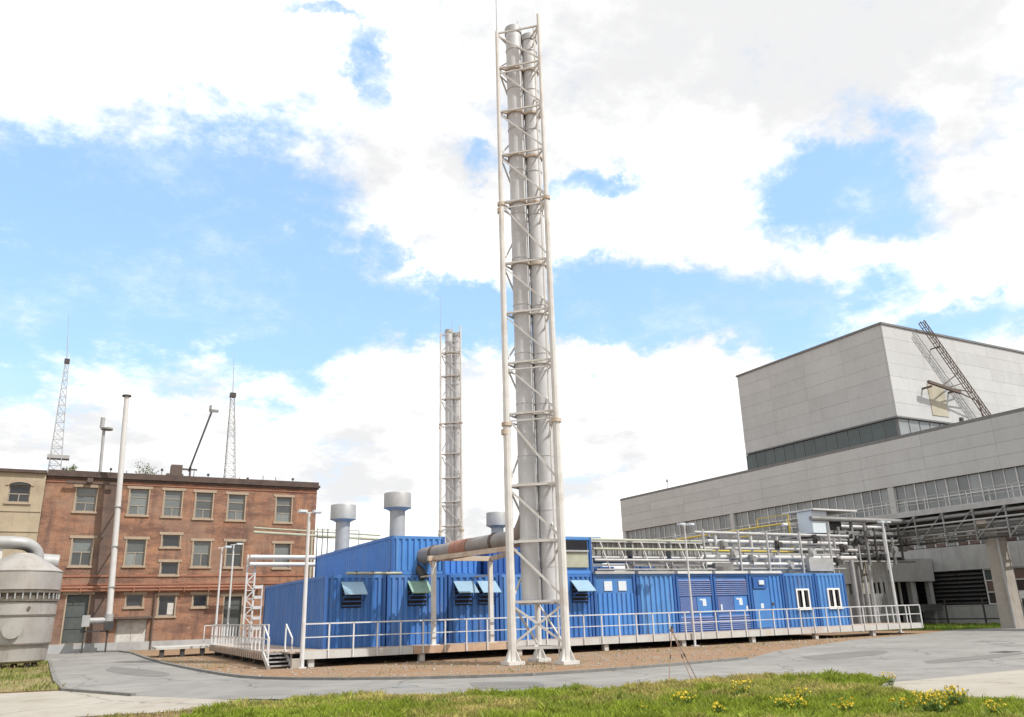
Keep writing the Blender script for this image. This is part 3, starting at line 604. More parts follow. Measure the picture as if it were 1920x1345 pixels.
# ------------------------------------------------------------------ chimney towers
def make_tower(label):
    t = thing('chimney_tower', label, 'chimney', (0, 0, 0), 'twin flue chimney towers')
    fw, rt = Vector((.497, .868, 0)), Vector((.868, -.497, 0)); H = 27.3
    Lg, Rg, Bg = rt * -.93 + fw * .15, rt * .95 - fw * .25, fw * 1.75
    Z = lambda p, z: Vector((p.x, p.y, z))
    for p, top, r in ((Lg, 26.7, .16), (Rg, 27.2, .16), (Bg, 27.0, .12)):
        m = B(); m.cyl(Z(p, .12), Z(p, 8.6), r, r * .92, n=10); m.cyl(Z(p, 8.6), Z(p, 18), r * .8, r * .72, n=10); m.cyl(Z(p, 18), Z(p, top), r * .62, r * .5, n=10)
        lg = part('leg', m, 'white_paint', t)
        m = B(); m.box(p.x - .32, p.x + .32, p.y - .32, p.y + .32, 0, .12)
        for a in range(4):
            e = Vector((math.cos(a * math.pi / 2 + .5), math.sin(a * math.pi / 2 + .5), 0)); n_ = Vector((-e.y, e.x, 0)) * .02
            b0 = Z(p, .12) + e * r * .9; m.add([b0 + n_, b0 + n_ + e * .2, b0 + n_ + Vector((0, 0, .4)), b0 - n_, b0 - n_ + e * .2, b0 - n_ + Vector((0, 0, .4))], [(0, 1, 2), (5, 4, 3), (0, 3, 4, 1), (1, 4, 5, 2), (2, 5, 3, 0)])
        part('base_plate', m, 'white_paint', lg)
        for z in (8.6, 18): m = B(); m.cyl(Z(p, z - .07), Z(p, z + .07), r * (1.25 if z < 9 else 1.0), n=12); part('splice_flange', m, 'cream_rust', lg)
    lv = [.55, 2.1, 4.2, 6.25, 9.0, 11.05, 13.15, 15.3, 18.1, 20.35, 22.5, 24.75, 26.6]
    for i, z in enumerate(lv):
        m = B(); tr = [Z(Lg, z), Z(Rg, z), Z(Bg, z)]
        for k in range(3): m.beam(tr[k], tr[(k + 1) % 3], .085 if z < 9 else .065)
        if i in (5, 8, 11, 4): 
            for k in range(3): m.beam(tr[k] + Vector((0, 0, -.28)), tr[(k + 1) % 3] + Vector((0, 0, -.28)), .05)
        part('ring_beam', m, 'white_paint', t)
    for i, (a, b) in enumerate(zip(lv, lv[1:])):
        m = B()
        m.beam(Z(Lg, b - .1), Z(Rg, a + .1), .075 if a < 9 else .055)
        if i in (0,): m.beam(Z(Lg, a + .1), Z(Rg, b - .1), .075)
        if i % 2: m.beam(Z(Rg, b), Z(Bg, a), .055); m.beam(Z(Bg, b), Z(Lg, a), .055)
        else: m.beam(Z(Rg, a), Z(Bg, b), .055); m.beam(Z(Bg, a), Z(Lg, b), .055)
        part('diagonal_brace', m, 'white_paint', t)
    for c, r, zt in ((rt * -.2 + fw * .55, .36, 27.1), (rt * .5 + fw * .7, .34, 26.75)):
        m = B(); z = 2.15; m.cyl(Z(c, z), Z(c, zt), r, r * .96, n=28); fl = part('flue', m, 'steel', t)
        for z in np.arange(3.3, zt - .5, 2.05): m = B(); m.cyl(Z(c, z), Z(c, z + .05), r + .012, n=28); part('seam_band', m, 'steel', fl)
        m = B(); m.cyl(Z(c, zt - .3), Z(c, zt), r + .03, n=28); part('rim_band', m, 'galv', fl)
        for z in lv[2:-1]:
            m = B(); m.cyl(Z(c, z + .02), Z(c, z + .13), r + .05, n=28); m.beam(Z(Lg, z + .02), Z(c, z + .06), .06); m.beam(Z(Bg, z + .02), Z(c, z + .06), .05)
            part('clamp_ring', m, 'cream_rust' if z > 15 else 'white_paint', fl)
        m = B(); m.cyl(Z(c, 2.0), Z(c, 2.15), r + .1, n=24); part('foot_ring', m, 'galv', fl)
    m = B(); p = Z(rt * .72 + fw * .1, 0); m.cyl(Z(p, .3), Z(p, 26.9), .035, n=6); part('drain_pipe', m, 'white_paint', t)
    m = B(); m.cyl(Z(Lg, 26.7), Z(Lg, 30.2), .022, .012, n=6); part('lightning_rod', m, 'galv', t)
    m = B(); m.cyl(Z(Bg, 27.0), Z(Bg, 28.6), .02, .012, n=6); part('lightning_rod', m, 'galv', t)
    for z in (8.3, 17.7):
        m = B(); m.cyl(Z(Lg, z - .1) - rt * .05, Z(Lg, z + .1) - rt * .05, .17 if z < 9 else .12, n=12); part('beacon', m, 'cream_rust', t)
    return t
tw = make_tower('tall twin flue chimney in a white lattice frame in front of the walkway')
far = dup(tw, (28.35, 64.3, 0), 'twin flue lattice chimney rising far behind the blue container roofs')
TC = Vector((14.72, 25.85, 0)); tw.location = TC

# ------------------------------------------------------------------ blue containers
YF = 33.35; ZB = .42; HC = 2.98; LC = 11.8
def corrugated(mb, p0, p1, z0, z1, out, pitch=.29, depth=.07):
    """trapezoid sheet from p0 to p1, ribs standing out along out"""
    p0, p1, out = Vector(p0), Vector(p1), Vector(out); Ln = (p1 - p0).length; n = max(1, round(Ln / pitch)); d = (p1 - p0) / n; prof = []
    for i in range(n):
        for f, o in ((0, 0), (.18, 0), (.34, 1), (.74, 1), (.9, 0)): prof.append(p0 + d * (i + f) + out * (o * depth))
    prof.append(p1.copy()); k = len(prof)
    mb.add([(p.x, p.y, z0) for p in prof] + [(p.x, p.y, z1) for p in prof], [(i, i + 1, i + 1 + k, i + k) for i in range(k - 1)])
    return mb
def container(name, label, x0, x1, y0, y1, z0, z1, front='ribs', group='blue containers along the walkway', mat_='blue_paint'):
    t = thing(name, label, 'container', ((x0 + x1) / 2, y0, z0), group)
    pw = .13; e = .06
    m = B(); corrugated(m, (x0 + e, y1 - pw, 0), (x0 + e, y0 + pw, 0), z0 + .15, z1 - .12, (-1, 0, 0), .33, .04)
    corrugated(m, (x1 - e, y0 + pw, 0), (x1 - e, y1 - pw, 0), z0 + .15, z1 - .12, (1, 0, 0), .33, .04); part('side_wall', m, mat_, t)
    m = B()
    if front == 'ribs': corrugated(m, (x0 + pw, y0 + e, 0), (x1 - pw, y0 + e, 0), z0 + .15, z1 - .12, (0, -1, 0))
    else: m.quad((x0 + pw, y0 + e, z0 + .15), (x1 - pw, y0 + e, z0 + .15), (x1 - pw, y0 + e, z1 - .12), (x0 + pw, y0 + e, z1 - .12))
    part('end_wall', m, mat_, t); m = B()
    m.quad((x1 - pw, y1 - e, z0 + .15), (x0 + pw, y1 - e, z0 + .15), (x0 + pw, y1 - e, z1 - .12), (x1 - pw, y1 - e, z1 - .12)); part('end_wall', m, mat_, t)
    for x in (x0, x1 - pw):
        for y in (y0, y1 - pw): m = B(); m.box(x, x + pw, y, y + pw, z0, z1); part('corner_post', m, 'blue_deep', t)
    m = B()
    for z, h in ((z0, .15), (z1 - .12, .12)):
        m.box(x0 + pw, x1 - pw, y0 + .004, y0 + .11, z, z + h); m.box(x0 + pw, x1 - pw, y1 - .11, y1 - .004, z, z + h)
        m.box(x0 + .004, x0 + .11, y0 + pw, y1 - pw, z, z + h); m.box(x1 - .11, x1 - .004, y0 + pw, y1 - pw, z, z + h)
    part('frame_rail', m, mat_, t)
    m = B(); m.quad((x0 + .05, y0 + .05, z1 - .03), (x1 - .05, y0 + .05, z1 - .03), (x1 - .05, y1 - .05, z1 - .03), (x0 + .05, y1 - .05, z1 - .03)); part('roof', m, mat_, t)
    return t
def hood(t, xa, xb, z, mat_='hood_blue', drop=.50, out=.62, y=YF):
    m = B(); m.add([(xa, y, z), (xb, y, z), (xb, y - out, z - drop), (xa, y - out, z - drop), (xa, y, z + .03), (xb, y, z + .03), (xb, y - out, z - drop + .03), (xa, y - out, z - drop + .03)],
                   [(3, 2, 1, 0), (4, 5, 6, 7), (0, 1, 5, 4), (2, 3, 7, 6), (1, 2, 6, 5), (3, 0, 4, 7)])
    h = part('vent_hood', m, mat_, t)
    m = B(); m.box(xa + .06, xb - .06, y - .014, y + .05, z - 1.0, z - .04); part('vent_opening', m, 'void', h)
    m = B()
    for i in range(5): zz = z - .94 + i * .17; m.box(xa + .07, xb - .07, y - .04, y - .016, zz, zz + .05)
    part('vent_slat', m, 'blue_deep', h)
    m = B(); m.beam((xa + .03, y, z - .75), (xa + .03, y - out + .03, z - drop), .03); m.beam((xb - .03, y, z - .75), (xb - .03, y - out + .03, z - drop), .03); part('hood_stay', m, 'blue_deep', h)
edges = [9.1, 11.75, 14.55, 17.05, 19.6, 22.12, 24.65, 27.13, 29.61, 32.09, 34.57, 37.05, 39.53]
labels = ['blue container at the row end whose long ribbed side faces the brick building', 'blue container with a greenish vent hood beneath the flue pipe', 'blue container with two pale vent hoods side by side',
          'blue ribbed container standing right behind the chimney tower', 'blue container with one vent hood beside the chimney tower, under the panelled upper cabin', 'blue container with two white square panels near its top',
          'plain blue ribbed container without any opening', 'blue louvred container whose rusty louvres start beside the plain ribbed one', 'blue louvred container with a small white notice by the handle',
          'blue container with a flat door and wall lamp box', 'blue ribbed container with white window beside the door container', 'blue ribbed container with white window at the concrete pillar end of the row']
cont = []
for i in range(12):
    x0, x1 = edges[i] + .02, edges[i + 1] - .05
    cont.append(container('blue_container', labels[i], x0, x1, YF, YF + LC, ZB, ZB + HC, 'flat' if i in (5, 7, 8, 9) else 'ribs', mat_=('blue_dark', 'blue_dark', 'blue_dark', 'blue_paint', 'blue_dark', 'blue_paint', 'blue_faded', 'blue_dark', 'blue_dark', 'blue_faded', 'blue_paint', 'blue_faded')[i]))
hood(cont[0], 9.78, 10.72, 3.1); hood(cont[1], 12.66, 13.6, 3.12, 'hood_green'); hood(cont[2], 14.8, 15.75, 3.1); hood(cont[2], 15.95, 16.85, 3.1); hood(cont[4], 20.85, 21.85, 3.1)
m = B(); corrugated(m, (22.28, YF + .05, 0), (24.48, YF + .05, 0), ZB + .16, 2.5, (0, -1, 0)); part('ribbed_panel', m, 'blue_paint', cont[5])
for xa in (22.76, 23.6): m = B(); m.box(xa, xa + .46, YF + .02, YF + .062, 2.62, 3.07); part('white_panel', m, 'sticker', cont[5])
for i in (7, 8):
    x0, x1 = edges[i] + .15, edges[i + 1] - .18
    for (za, zb) in ((2.35, 3.15), (.65, 1.35)):
        for z in np.arange(za, zb, .1):
            m = B(); m.add([(x0, YF + .06, z), (x1, YF + .06, z), (x1, YF + .0, z - .02), (x0, YF + .0, z - .02), (x0, YF + .06, z + .06), (x1, YF + .06, z + .06)], [(0, 3, 2, 1), (2, 3, 4, 5), (0, 4, 3), (1, 2, 5)])
            part('louvre', m, 'blue_louvre', cont[i])
    m = B(); m.box(x0 + 1.15, x1 - .08, YF + .03, YF + .058, 1.45, 2.25); part('door_leaf', m, 'blue_paint', cont[i])
    m = B(); m.box(x0 + .05, x0 + 1.1, YF + .03, YF + .058, 1.45, 2.25); part('door_leaf', m, 'blue_louvre', cont[i])
    m = B(); m.box(x0 + 1.32, x0 + 1.72, YF + .02, YF + .029, 2.08, 2.16); m.box(x0 + 1.5, x0 + 1.74, YF + .02, YF + .029, 1.8, 2.08); part('notice', m, 'sticker', cont[i])
m = B(); m.box(29.98, 30.08, YF + .02, YF + .056, 1.5, 1.86); part('door_handle', m, 'sticker', cont[8])
m = B(); m.box(31.72, 31.84, YF + .02, YF + .029, 1.55, 1.75); part('notice', m, 'sticker', cont[8])
m = B(); corrugated(m, (33.45, YF + .05, 0), (34.35, YF + .05, 0), ZB + .16, 3.26, (0, -1, 0)); part('ribbed_panel', m, 'blue_paint', cont[9])
m = B(); m.box(32.3, 33.4, YF + .0, YF + .058, .62, 2.55); dl = part('door', m, 'blue_paint', cont[9])
m = B(); m.box(32.75, 32.95, YF - .01, YF - .001, 1.6, 1.85); part('door_notice', m, 'sticker', dl)
m = B(); m.box(32.34, 33.3, YF - .05, YF + .058, 2.62, 3.2); part('lamp_box', m, 'blue_deep', cont[9])
m = B(); m.box(32.7, 33.05, YF - .12, YF - .051, 2.82, 3.05); part('lamp', m, 'sticker', cont[9])
m = B(); m.cyl((33.62, YF - .03, 1.8), (33.62, YF + .02, 1.8), .09, n=10); part('door_lock', m, 'dark_steel', cont[9])
for i, xa, xb in ((10, 35.45, 36.45), (11, 37.9, 38.9)):
    m = B(); y = YF - .04; za, zb, tt = 1.5, 2.58, .09
    m.box(xa, xa + tt, y, y + .08, za, zb); m.box(xb - tt, xb, y, y + .08, za, zb); m.box(xa + tt, xb - tt, y, y + .08, za, za + tt); m.box(xa + tt, xb - tt, y, y + .08, zb - tt, zb); m.box((xa + xb) / 2 - .08, (xa + xb) / 2 + .08, y + .003, y + .077, za + tt, zb - tt)
    w = part('window', m, 'pvc', cont[i])
    for a_, b_ in ((xa + tt, (xa + xb) / 2 - .08), ((xa + xb) / 2 + .08, xb - tt)): m = B(); m.box(a_, b_, y + .03, y + .045, za + tt, zb - tt); part('pane', m, 'glass_dark', w)
    m = B(); m.box(xa - .06, xb + .06, y - .07, y + .05, za - .05, za - .003); part('sill', m, 'pvc', w)
for i in (5, 6, 7, 8, 9):
    m = B(); m.box(edges[i] + .1, edges[i + 1] - .12, YF - .1, YF + .3, ZB + HC + .004, ZB + HC + .13); part('roof_edge_trim', m, 'white_rail' if i > 6 else 'pale_steel', cont[i])
# upper tier
ZU = ZB + HC + .02
up1 = container('upper_container', 'low blue ribbed cabin stacked over the row end with the vent stacks', 11.95, 14.45, YF + .1, YF + 12.6, ZU, ZU + 1.62, group='blue cabins on the container roofs')
up2 = container('upper_container', 'low blue cabin behind the rusty flue pipe support frame', 14.6, 17.3, YF + 2.4, YF + 12.4, ZU, ZU + 1.55, group='blue cabins on the container roofs')
up3 = container('upper_container', 'blue cabin with beige panel on the roof beside the chimney tower', 19.9, 22.2, YF + .1, YF + 9, ZU, ZU + 1.72, 'flat', group='blue cabins on the container roofs')
m = B(); m.box(20.5, 21.95, YF + .07, YF + .155, ZU + .3, ZU + 1.0); part('beige_panel', m, 'panel_beige', up3)
m = B(); m.box(20.5, 21.95, YF - .02, YF + .155, ZU + 1.02, ZU + 1.1); part('drip_rail', m, 'pale_steel', up3)
m = B(); m.box(20.5, 21.95, YF + .09, YF + .155, ZU + 1.14, ZU + 1.55); part('vent_opening', m, 'void', up3)
up4 = container('upper_container', 'dark blue cabin set back behind the chimney tower flues', 17.45, 19.75, YF + 1.8, YF + 10, ZU, ZU + 1.3, group='blue cabins on the container roofs', mat_='blue_deep')
t = thing('roof_pipe_bundle', 'mossy pipes lying along the container roof edge below the upper cabin', 'pipe', (11.2, YF, ZU))
for xa_, xb_, y_ in ((10.0, 12.4, .05), (10.4, 11.9, .2)): m = B(); m.cyl((xa_, YF + y_, ZU + .05), (xb_, YF + y_ - .02, ZU + .05), .055, n=8); part('pipe', m, 'panel_beige', t)
m = B()
for x in (10.4, 11.1, 11.8): m.box(x, x + .06, YF, YF + .3, ZU - .02, ZU + .14)
part('bracket', m, 'dark_steel', t)
# mushroom vents
def vent(x, y, zb, zc, zt, r, label):
    t = thing('exhaust_vent', label, 'vent', (x, y, zb), 'mushroom vent stacks on the container roofs')
    m = B(); m.cyl((x, y, zb), (x, y, zc + .1), r * .56, n=28); part('duct', m, 'galv', t)
    m = B(); m.cyl((x, y, zb), (x, y, zb + .22), r * .62, n=28); part('base_collar', m, 'hood_blue', t)
    m = B(); m.lathe(x, y, [(r * .6, zc - .12), (r * .95, zc), (r * .95, zc + .05)]); part('funnel', m, 'galv', t)
    m = B(); m.lathe(x, y, [(r * .93, zc), (r, zc), (r, zt - .04), (r * .97, zt), (r * .8, zt + .01), (.0, zt + .03)]); part('cap', m, 'galv', t)
    m = B(); m.lathe(x, y, [(r + .012, zc), (r + .012, zc + .06), (r, zc + .061)]); part('cap_band', m, 'galv', t)
vent(13.13, 36.0, ZU + 1.6, 6.55, 7.25, .64, 'mushroom vent stack nearest the flue pipe on the cabin corner')
vent(12.97, 44.3, ZU + 1.6, 6.92, 7.72, .70, 'mushroom vent stack at the brick building end of the corner cabin')
vent(22.2, 43.5, ZU - .05, 6.72, 7.5, .66, 'mushroom vent stack between the two chimney towers')
t = thing('roof_railing', 'thin yellowish railing on the cabin roof beside the vent stack', 'railing', (11.6, 46.0, 5))
for x in (11.95, 12.25, 12.55): m = B(); m.beam((x, 45.8, ZU + 1.6), (x, 45.8, 6.6), .05); part('post', m, 'panel_beige', t)
m = B()
for z in (6.05, 6.5): m.beam((11.9, 45.8, z), (14.4, 45.8, z), .045)
m.beam((14.38, 45.8, ZU + 1.6), (14.38, 45.8, 6.5), .05); part('rail', m, 'panel_beige', t)

# flue pipe from the cabin to the chimney, and its support frame
fw, rt = Vector((.497, .868, 0)), Vector((.868, -.497, 0)); f1 = TC + rt * -.2 + fw * .55
t = thing('flue_pipe', 'fat grey brown flue pipe running from the blue cabin to the chimney', 'pipe', (13.3, YF, 4))
a0 = Vector((13.35, YF + .7, 4.18)); a1 = Vector((f1.x - .12, f1.y + .75, 4.42)); a2 = Vector((f1.x, f1.y, 5.25))
mid = [a0.lerp(a1, s_) for s_ in (0, .33, .66, 1)]
m = B(); m.tube(mid + [a1.lerp(a2, .35) + Vector((0, -.06, -.1)), a1.lerp(a2, .7) + Vector((0, -.05, -.06)), a2], .34, 22); part('pipe', m, 'flue_grey', t)
p, q = a0.lerp(a1, .42), a0.lerp(a1, .58); m = B(); m.cyl(p, q, .365, n=22); part('rust_sleeve', m, 'flue_rust', t)
for s_ in (.2, .8): m = B(); m.cyl(a0.lerp(a1, s_), a0.lerp(a1, s_ + .02), .37, n=22); part('joint_band', m, 'rust_dark', t)
m = B(); m.tube([(13.3, YF + .75, 4.15), (13.2, YF + .3, 3.75), (13.35, YF - .15, 3.3)], .2, 14); part('drain_elbow', m, 'dark_steel', t)
t = thing('pipe_support_frame', 'cream portal frame carrying the flue pipe over the walkway', 'support frame', (14.5, 31.75, .4))
for x in (13.2, 15.82): m = B(); m.beam((x, 31.75, .57), (x, 31.75, 3.86), .17); ps = part('post', m, 'white_paint', t); m = B(); m.box(x - .2, x + .2, 31.6, 31.9, .55, .6); part('foot_plate', m, 'white_paint', ps)
m = B(); m.beam((12.95, 31.75, 3.98), (15.95, 31.75, 3.98), .16, .2); m.beam((15.9, 31.75, 3.98), (TC.x + .2, 27.7, 3.98), .14, .18); m.beam((13.2, 31.75, 3.98), (TC.x - .7, 26.5, 3.98), .14, .18); part('beam', m, 'cream_rust', t)
for p_, q_, w_ in (((13.0, 31.75, 3.97), (13.2, 31.75, 3.5), .08), ((13.2, 31.75, 3.3), (13.2, YF - .02, 3.3), .06), ((15.82, 31.75, 3.3), (15.82, YF - .02, 3.3), .06)): m = B(); m.beam(p_, q_, w_); part('brace', m, 'cream_rust', t)

# ------------------------------------------------------------------ walkway with railings
YW = 31.55; XW0, XW1 = 7.35, 43.2; ZD = .56
t = thing('walkway', 'long raised walkway with white railing along the blue container row', 'walkway', (25, YW, 0))
m = B(); m.box(XW0 + .1, XW1, YW + .08, YF - .03, ZD - .05, ZD); part('deck', m, 'deck_boards', t)
xs = np.linspace(XW0 + .5, XW1, 9)
for i, (a, b) in enumerate(zip(xs, xs[1:])):
    m = B(); m.box(a + .01, b - .01, YW, YW + .08, ZD - .27, ZD + .012); part('fascia_panel', m, 'fascia_rust' if i == 1 else 'fascia', t)
    m = B(); m.box(a + .3, a + .52, YW + .1, YW + .34, 0, ZD - .05); part('foot', m, 'fascia', t)
n = 37
for i in range(n + 1):
    x = XW0 + .55 + (XW1 - XW0 - .6) * i / n
    m = B(); m.beam((x, YW - .03, ZD - .26), (x, YW - .03, ZD + .98), .05); part('rail_post', m, 'white_rail', t)
for z, w in ((ZD + .98, .05), (ZD + .5, .035)):
    m = B(); m.beam((XW0 + .55, YW - .03, z), (XW1 - .05, YW - .03, z), w); part('handrail', m, 'white_rail', t)
m = B(); m.box(XW1 - .04, XW1 + .02, YW + .08, YF + 1, ZD - .3, ZD + .01); part('end_fascia', m, 'fascia', t)
for z in (ZD + .98, ZD + .5): m = B(); m.beam((XW1 - .05, YW - .03, z), (XW1 - .05, YF + 1, z), .045); part('handrail', m, 'white_rail', t)
for y in (YW + .9, YW + 1.8, YF + 1): m = B(); m.beam((XW1 - .05, y, ZD - .2), (XW1 - .05, y, ZD + .98), .05); part('rail_post', m, 'white_rail', t)
m = B(); m.box(39.7, XW1 - .05, YF + .01, YF + 1, ZD - .05, ZD); part('deck', m, 'deck_boards', t)

t = thing('side_walkway', 'raised side walkway with close railing posts along the container end', 'walkway', (7, 40, 0))
m = B(); m.box(XW0 - .35, 9.0, YW + 1.7, 47.5, ZD - .05, ZD); part('deck', m, 'deck_boards', t)
m = B(); m.box(XW0 - .42, XW0 - .35, YW + 1.7, 47.5, ZD - .16, ZD + .01); part('fascia_panel', m, 'fascia', t)
for y in np.arange(YW + 1.7, 47.4, .45): m = B(); m.box(XW0 - .47, XW0 - .425, y, y + .2, ZD - .32, ZD - .02); part('fascia_board', m, 'deck_boards', t)
for y in np.arange(YW + 1.75, 47.6, .78): m = B(); m.beam((XW0 - .38, y, ZD - .1), (XW0 - .38, y, ZD + .98), .05); part('rail_post', m, 'white_rail', t)
for z, w in ((ZD + .98, .05), (ZD + .45, .035)): m = B(); m.beam((XW0 - .38, YW + 1.75, z), (XW0 - .38, 47.4, z), w); part('handrail', m, 'white_rail', t)
for y in (34, 36.6, 39.2, 41.8, 44.4, 47): m = B(); m.box(XW0 - .2, XW0 + .05, y, y + .25, 0, ZD - .05); part('foot', m, 'dark_steel', t)
t = thing('rear_landing', 'low grating landing reaching past the far end of the side walkway', 'landing', (5.6, 50, 0))
m = B(); m.box(4.3, 8.9, 47.6, 50.4, ZD - .18, ZD - .06); part('deck', m, 'fascia', t)
for x in (4.5, 5.5, 6.5, 7.5): m = B(); m.box(x, x + .22, 47.7, 47.95, 0, ZD - .18); part('foot', m, 'dark_steel', t)
for x in (6.6, 7.0, 7.6): m = B(); m.beam((x, 47.65, ZD - .1), (x, 47.65, ZD + .95), .05); part('rail_post', m, 'white_rail', t)
m = B(); m.beam((6.6, 47.65, ZD + .95), (7.6, 47.65, ZD + .95), .05); part('handrail', m, 'white_rail', t)
t = thing('access_steps', 'short white steel steps leading down from the walkway corner', 'steps', (7.2, YW, 0))
for s_ in (6.75, 7.6):
    m = B(); m.beam((s_, YW + 1.6, ZD), (s_, YW + .35, .04), .05, .2); part('stringer', m, 'fascia', t)
for i in range(4):
    y = YW + 1.45 - i * .3; z = ZD - .08 - i * .13; m = B(); m.box(6.78, 7.57, y - .13, y + .13, z - .02, z + .02); part('tread', m, 'galv', t)
for s_ in (6.75, 7.6):
    m = B(); m.beam((s_, YW + 1.6, ZD), (s_, YW + 1.6, ZD + .98), .05); m.beam((s_, YW + .5, .1), (s_, YW + .5, 1.05), .05); m.beam((s_, YW + 1.6, ZD + .98), (s_, YW + .5, 1.05), .045); part('handrail', m, 'white_rail', t)
m = B(); m.box(XW0 + .12, XW0 + .42, YW - .2, YW + .06, 0, .34); tag(part('footing_block', m, 'concrete'), 'small pale concrete footing block under the walkway corner lamp post', 'block')

# ------------------------------------------------------------------ lamp posts
def lamp_post(x, y, z0, zt, label, r=.065, twin=True):
    t = thing('lamp_post', label, 'lamp post', (x, y, z0), 'white lamp posts around the walkway')
    m = B(); m.cyl((x, y, z0), (x, y, zt), r, r * .7, n=10); part('pole', m, 'white_rail', t)
    m = B(); m.box(x - .14, x + .14, y - .14, y + .14, z0, z0 + .04); part('base_plate', m, 'white_rail', t)
    m = B(); m.beam((x - .2, y, zt), (x + .22, y - .05, zt + .06), .04); part('arm', m, 'white_rail', t)
    for s_ in ((-1, 1) if twin else (1,)):
        m = B(); c = Vector((x + s_ * .28, y - .1, zt + .06)); m.box(c.x - .16, c.x + .16, c.y - .14, c.y + .12, c.z - .05, c.z + .05); m.box(c.x - .12, c.x + .12, c.y - .18, c.y - .141, c.z - .04, c.z + .04); part('floodlight', m, 'sticker', t)
lamp_post(7.85, YW - .12, 0, 5.62, 'white twin head lamp post at the walkway corner by the steps', .085)
lamp_post(6.95, 46.2, ZD, 5.45, 'slim white lamp post on the side walkway end, one of two', .06, False)
lamp_post(8.1, 49.6, ZD - .06, 5.9, 'slim white lamp post on the low rear landing', .06, False)
lamp_post(43.5, 33.3, 0, 6.35, 'white lamp post at the concrete pillar end of the walkway', .09)
lamp_post(26.4, YW - .12, 0, 5.6, 'slim white lamp post at the middle of the walkway railing', .055)

# white pipe rack at left rear
t = thing('pipe_rack', 'white lattice pipe rack bringing two pipes to the row end cabin', 'pipe rack', (8.8, 47.6, 0))
for x in (8.62, 9.05): m = B(); m.beam((x, 47.8, .5), (x, 47.8, 5.25), .09); part('post', m, 'white_rail', t)
m = B(); zz = np.arange(.6, 5.2, .45)
for i, (a, b) in enumerate(zip(zz, zz[1:])): m.beam((8.62 if i % 2 else 9.05, 47.8, a), (9.05 if i % 2 else 8.62, 47.8, b), .05); m.beam((8.62, 47.8, b), (9.05, 47.8, b), .04)
part('lattice', m, 'white_rail', t)
for z in (5.1, 4.7): m = B(); m.tube([(8.7, 47.6, z), (13.2, 47.6, z)], .12, 12); part('pipe', m, 'white_rail', t)
m = B(); m.beam((12.6, 47.8, .5), (12.6, 47.8, 5.2), .1); part('post', m, 'white_rail', t)
m = B()
for z in (1.2, 1.75, 2.3, 2.85, 3.4): m.box(9.06, 9.5, 47.7, 47.8, z, z + .16)
m.beam((9.5, 47.75, .5), (9.5, 47.75, 3.6), .06); part('cable_ladder', m, 'white_rail', t)
t = thing('distant_pipe_bridge', 'thin yellowish overhead pipe running from the brick building behind the cabins', 'pipe', (12, 58, 6))
for z_, r_ in ((7.55, .1), (7.85, .06)): m = B(); m.cyl((10.8, 58.5, z_), (20, 58.5, z_ - .35), r_, n=10); part('pipe', m, 'panel_beige', t)
m = B()
for x in (14.9, 17.5): m.beam((x, 58.5, 0), (x, 58.5, 7.8), .12)
part('post', m, 'panel_beige', t)

# ------------------------------------------------------------------ coolers and pipework over the right hand containers
ZRF = ZB + HC + .02
for i, (xa, xb, lab) in enumerate(((22.35, 24.5, 'white framed dry cooler on the container with two square panels'), (24.85, 27.0, 'white framed dry cooler on the plain ribbed container'), (27.3, 29.4, 'white framed dry cooler on the louvred container next to the plain one'))):
    t = thing('dry_cooler', lab, 'cooler', ((xa + xb) / 2, YF + .6, ZRF), 'dry coolers on the container roofs')
    m = B(); m.box(xa, xb, YF + .35, YF + 6.5, 4.95, 5.03); part('top_tray', m, 'pale_steel', t)
    m = B(); m.box(xa + .05, xb - .05, YF + .55, YF + 6.3, 4.3, 4.93); part('coil', m, 'grey_steel', t)
    m = B(); nn = 7
    for k in range(nn): x = xa + .12 + (xb - xa - .24) * k / (nn - 1); m.box(x - .03, x + .03, YF + .5, YF + .56, 4.28, 4.95)
    part('coil_fin', m, 'pale_steel', t)
    for x in (xa + .06, xb - .06): m = B(); m.beam((x, YF + .45, ZRF), (x, YF + .45, 4.95), .07); part('post', m, 'pale_steel', t)
    for z in (3.85, 4.24): m = B(); m.beam((xa, YF + .42, z), (xb, YF + .42, z), .08); part('cross_rail', m, 'white_rail', t)
    for x in (xa + .5, xb - .55): m = B(); m.beam((x, YF + .3, 4.95), (x + .55, YF + .25, ZRF + .02), .07, .05); part('strut', m, 'white_paint', t)
    m = B(); m.box(xa + .15, xb - .7, YF + .6, YF + .7, ZRF + .06, 3.78); part('pump_box', m, 'blue_deep' if i < 2 else 'grey_steel', t)
t = thing('roof_cabinet', 'pale blue equipment cabinet on the container roof behind the coolers', 'cabinet', (25.5, YF + 6, ZRF))
m = B(); m.box(22.4, 27.6, YF + 7.2, YF + 9, ZRF, 5.9); part('body', m, 'hood_blue', t)
m = B(); m.box(25.2, 26.0, YF + 7.1, YF + 7.19, 5.45, 5.8); part('white_panel', m, 'sticker', t)
# pipe runs along the row
runs = [(29.5, 41.5, 5.62, .09, 'pale_steel', 1.0), (30.5, 41.5, 5.2, .11, 'white_rail', 1.2), (29.5, 42, 4.78, .08, 'pale_steel', .9), (29.5, 42, 4.35, .12, 'white_rail', 1.1), (24.9, 40, 3.95, .09, 'white_rail', .8), (29.0, 40.5, 3.68, .07, 'grey_steel', .7), (31.5, 42, 5.4, .13, 'dark_steel', 2.2), (30.5, 42, 4.55, .14, 'grey_steel', 2.4), (31.0, 42, 4.95, .1, 'panel_beige', 2.6), (22.4, 30, 4.62, .06, 'panel_beige', .28), (22.4, 31, 4.08, .07, 'pale_steel', .22), (22.5, 30, 3.62, .05, 'grey_steel', .2), (22.4, 33, 5.2, .06, 'panel_beige', 1.6)]
t = thing('pipe_run_rack', 'stacked white and grey pipe runs crossing above the louvred and window containers', 'pipe rack', (36, YF + 1, ZRF))
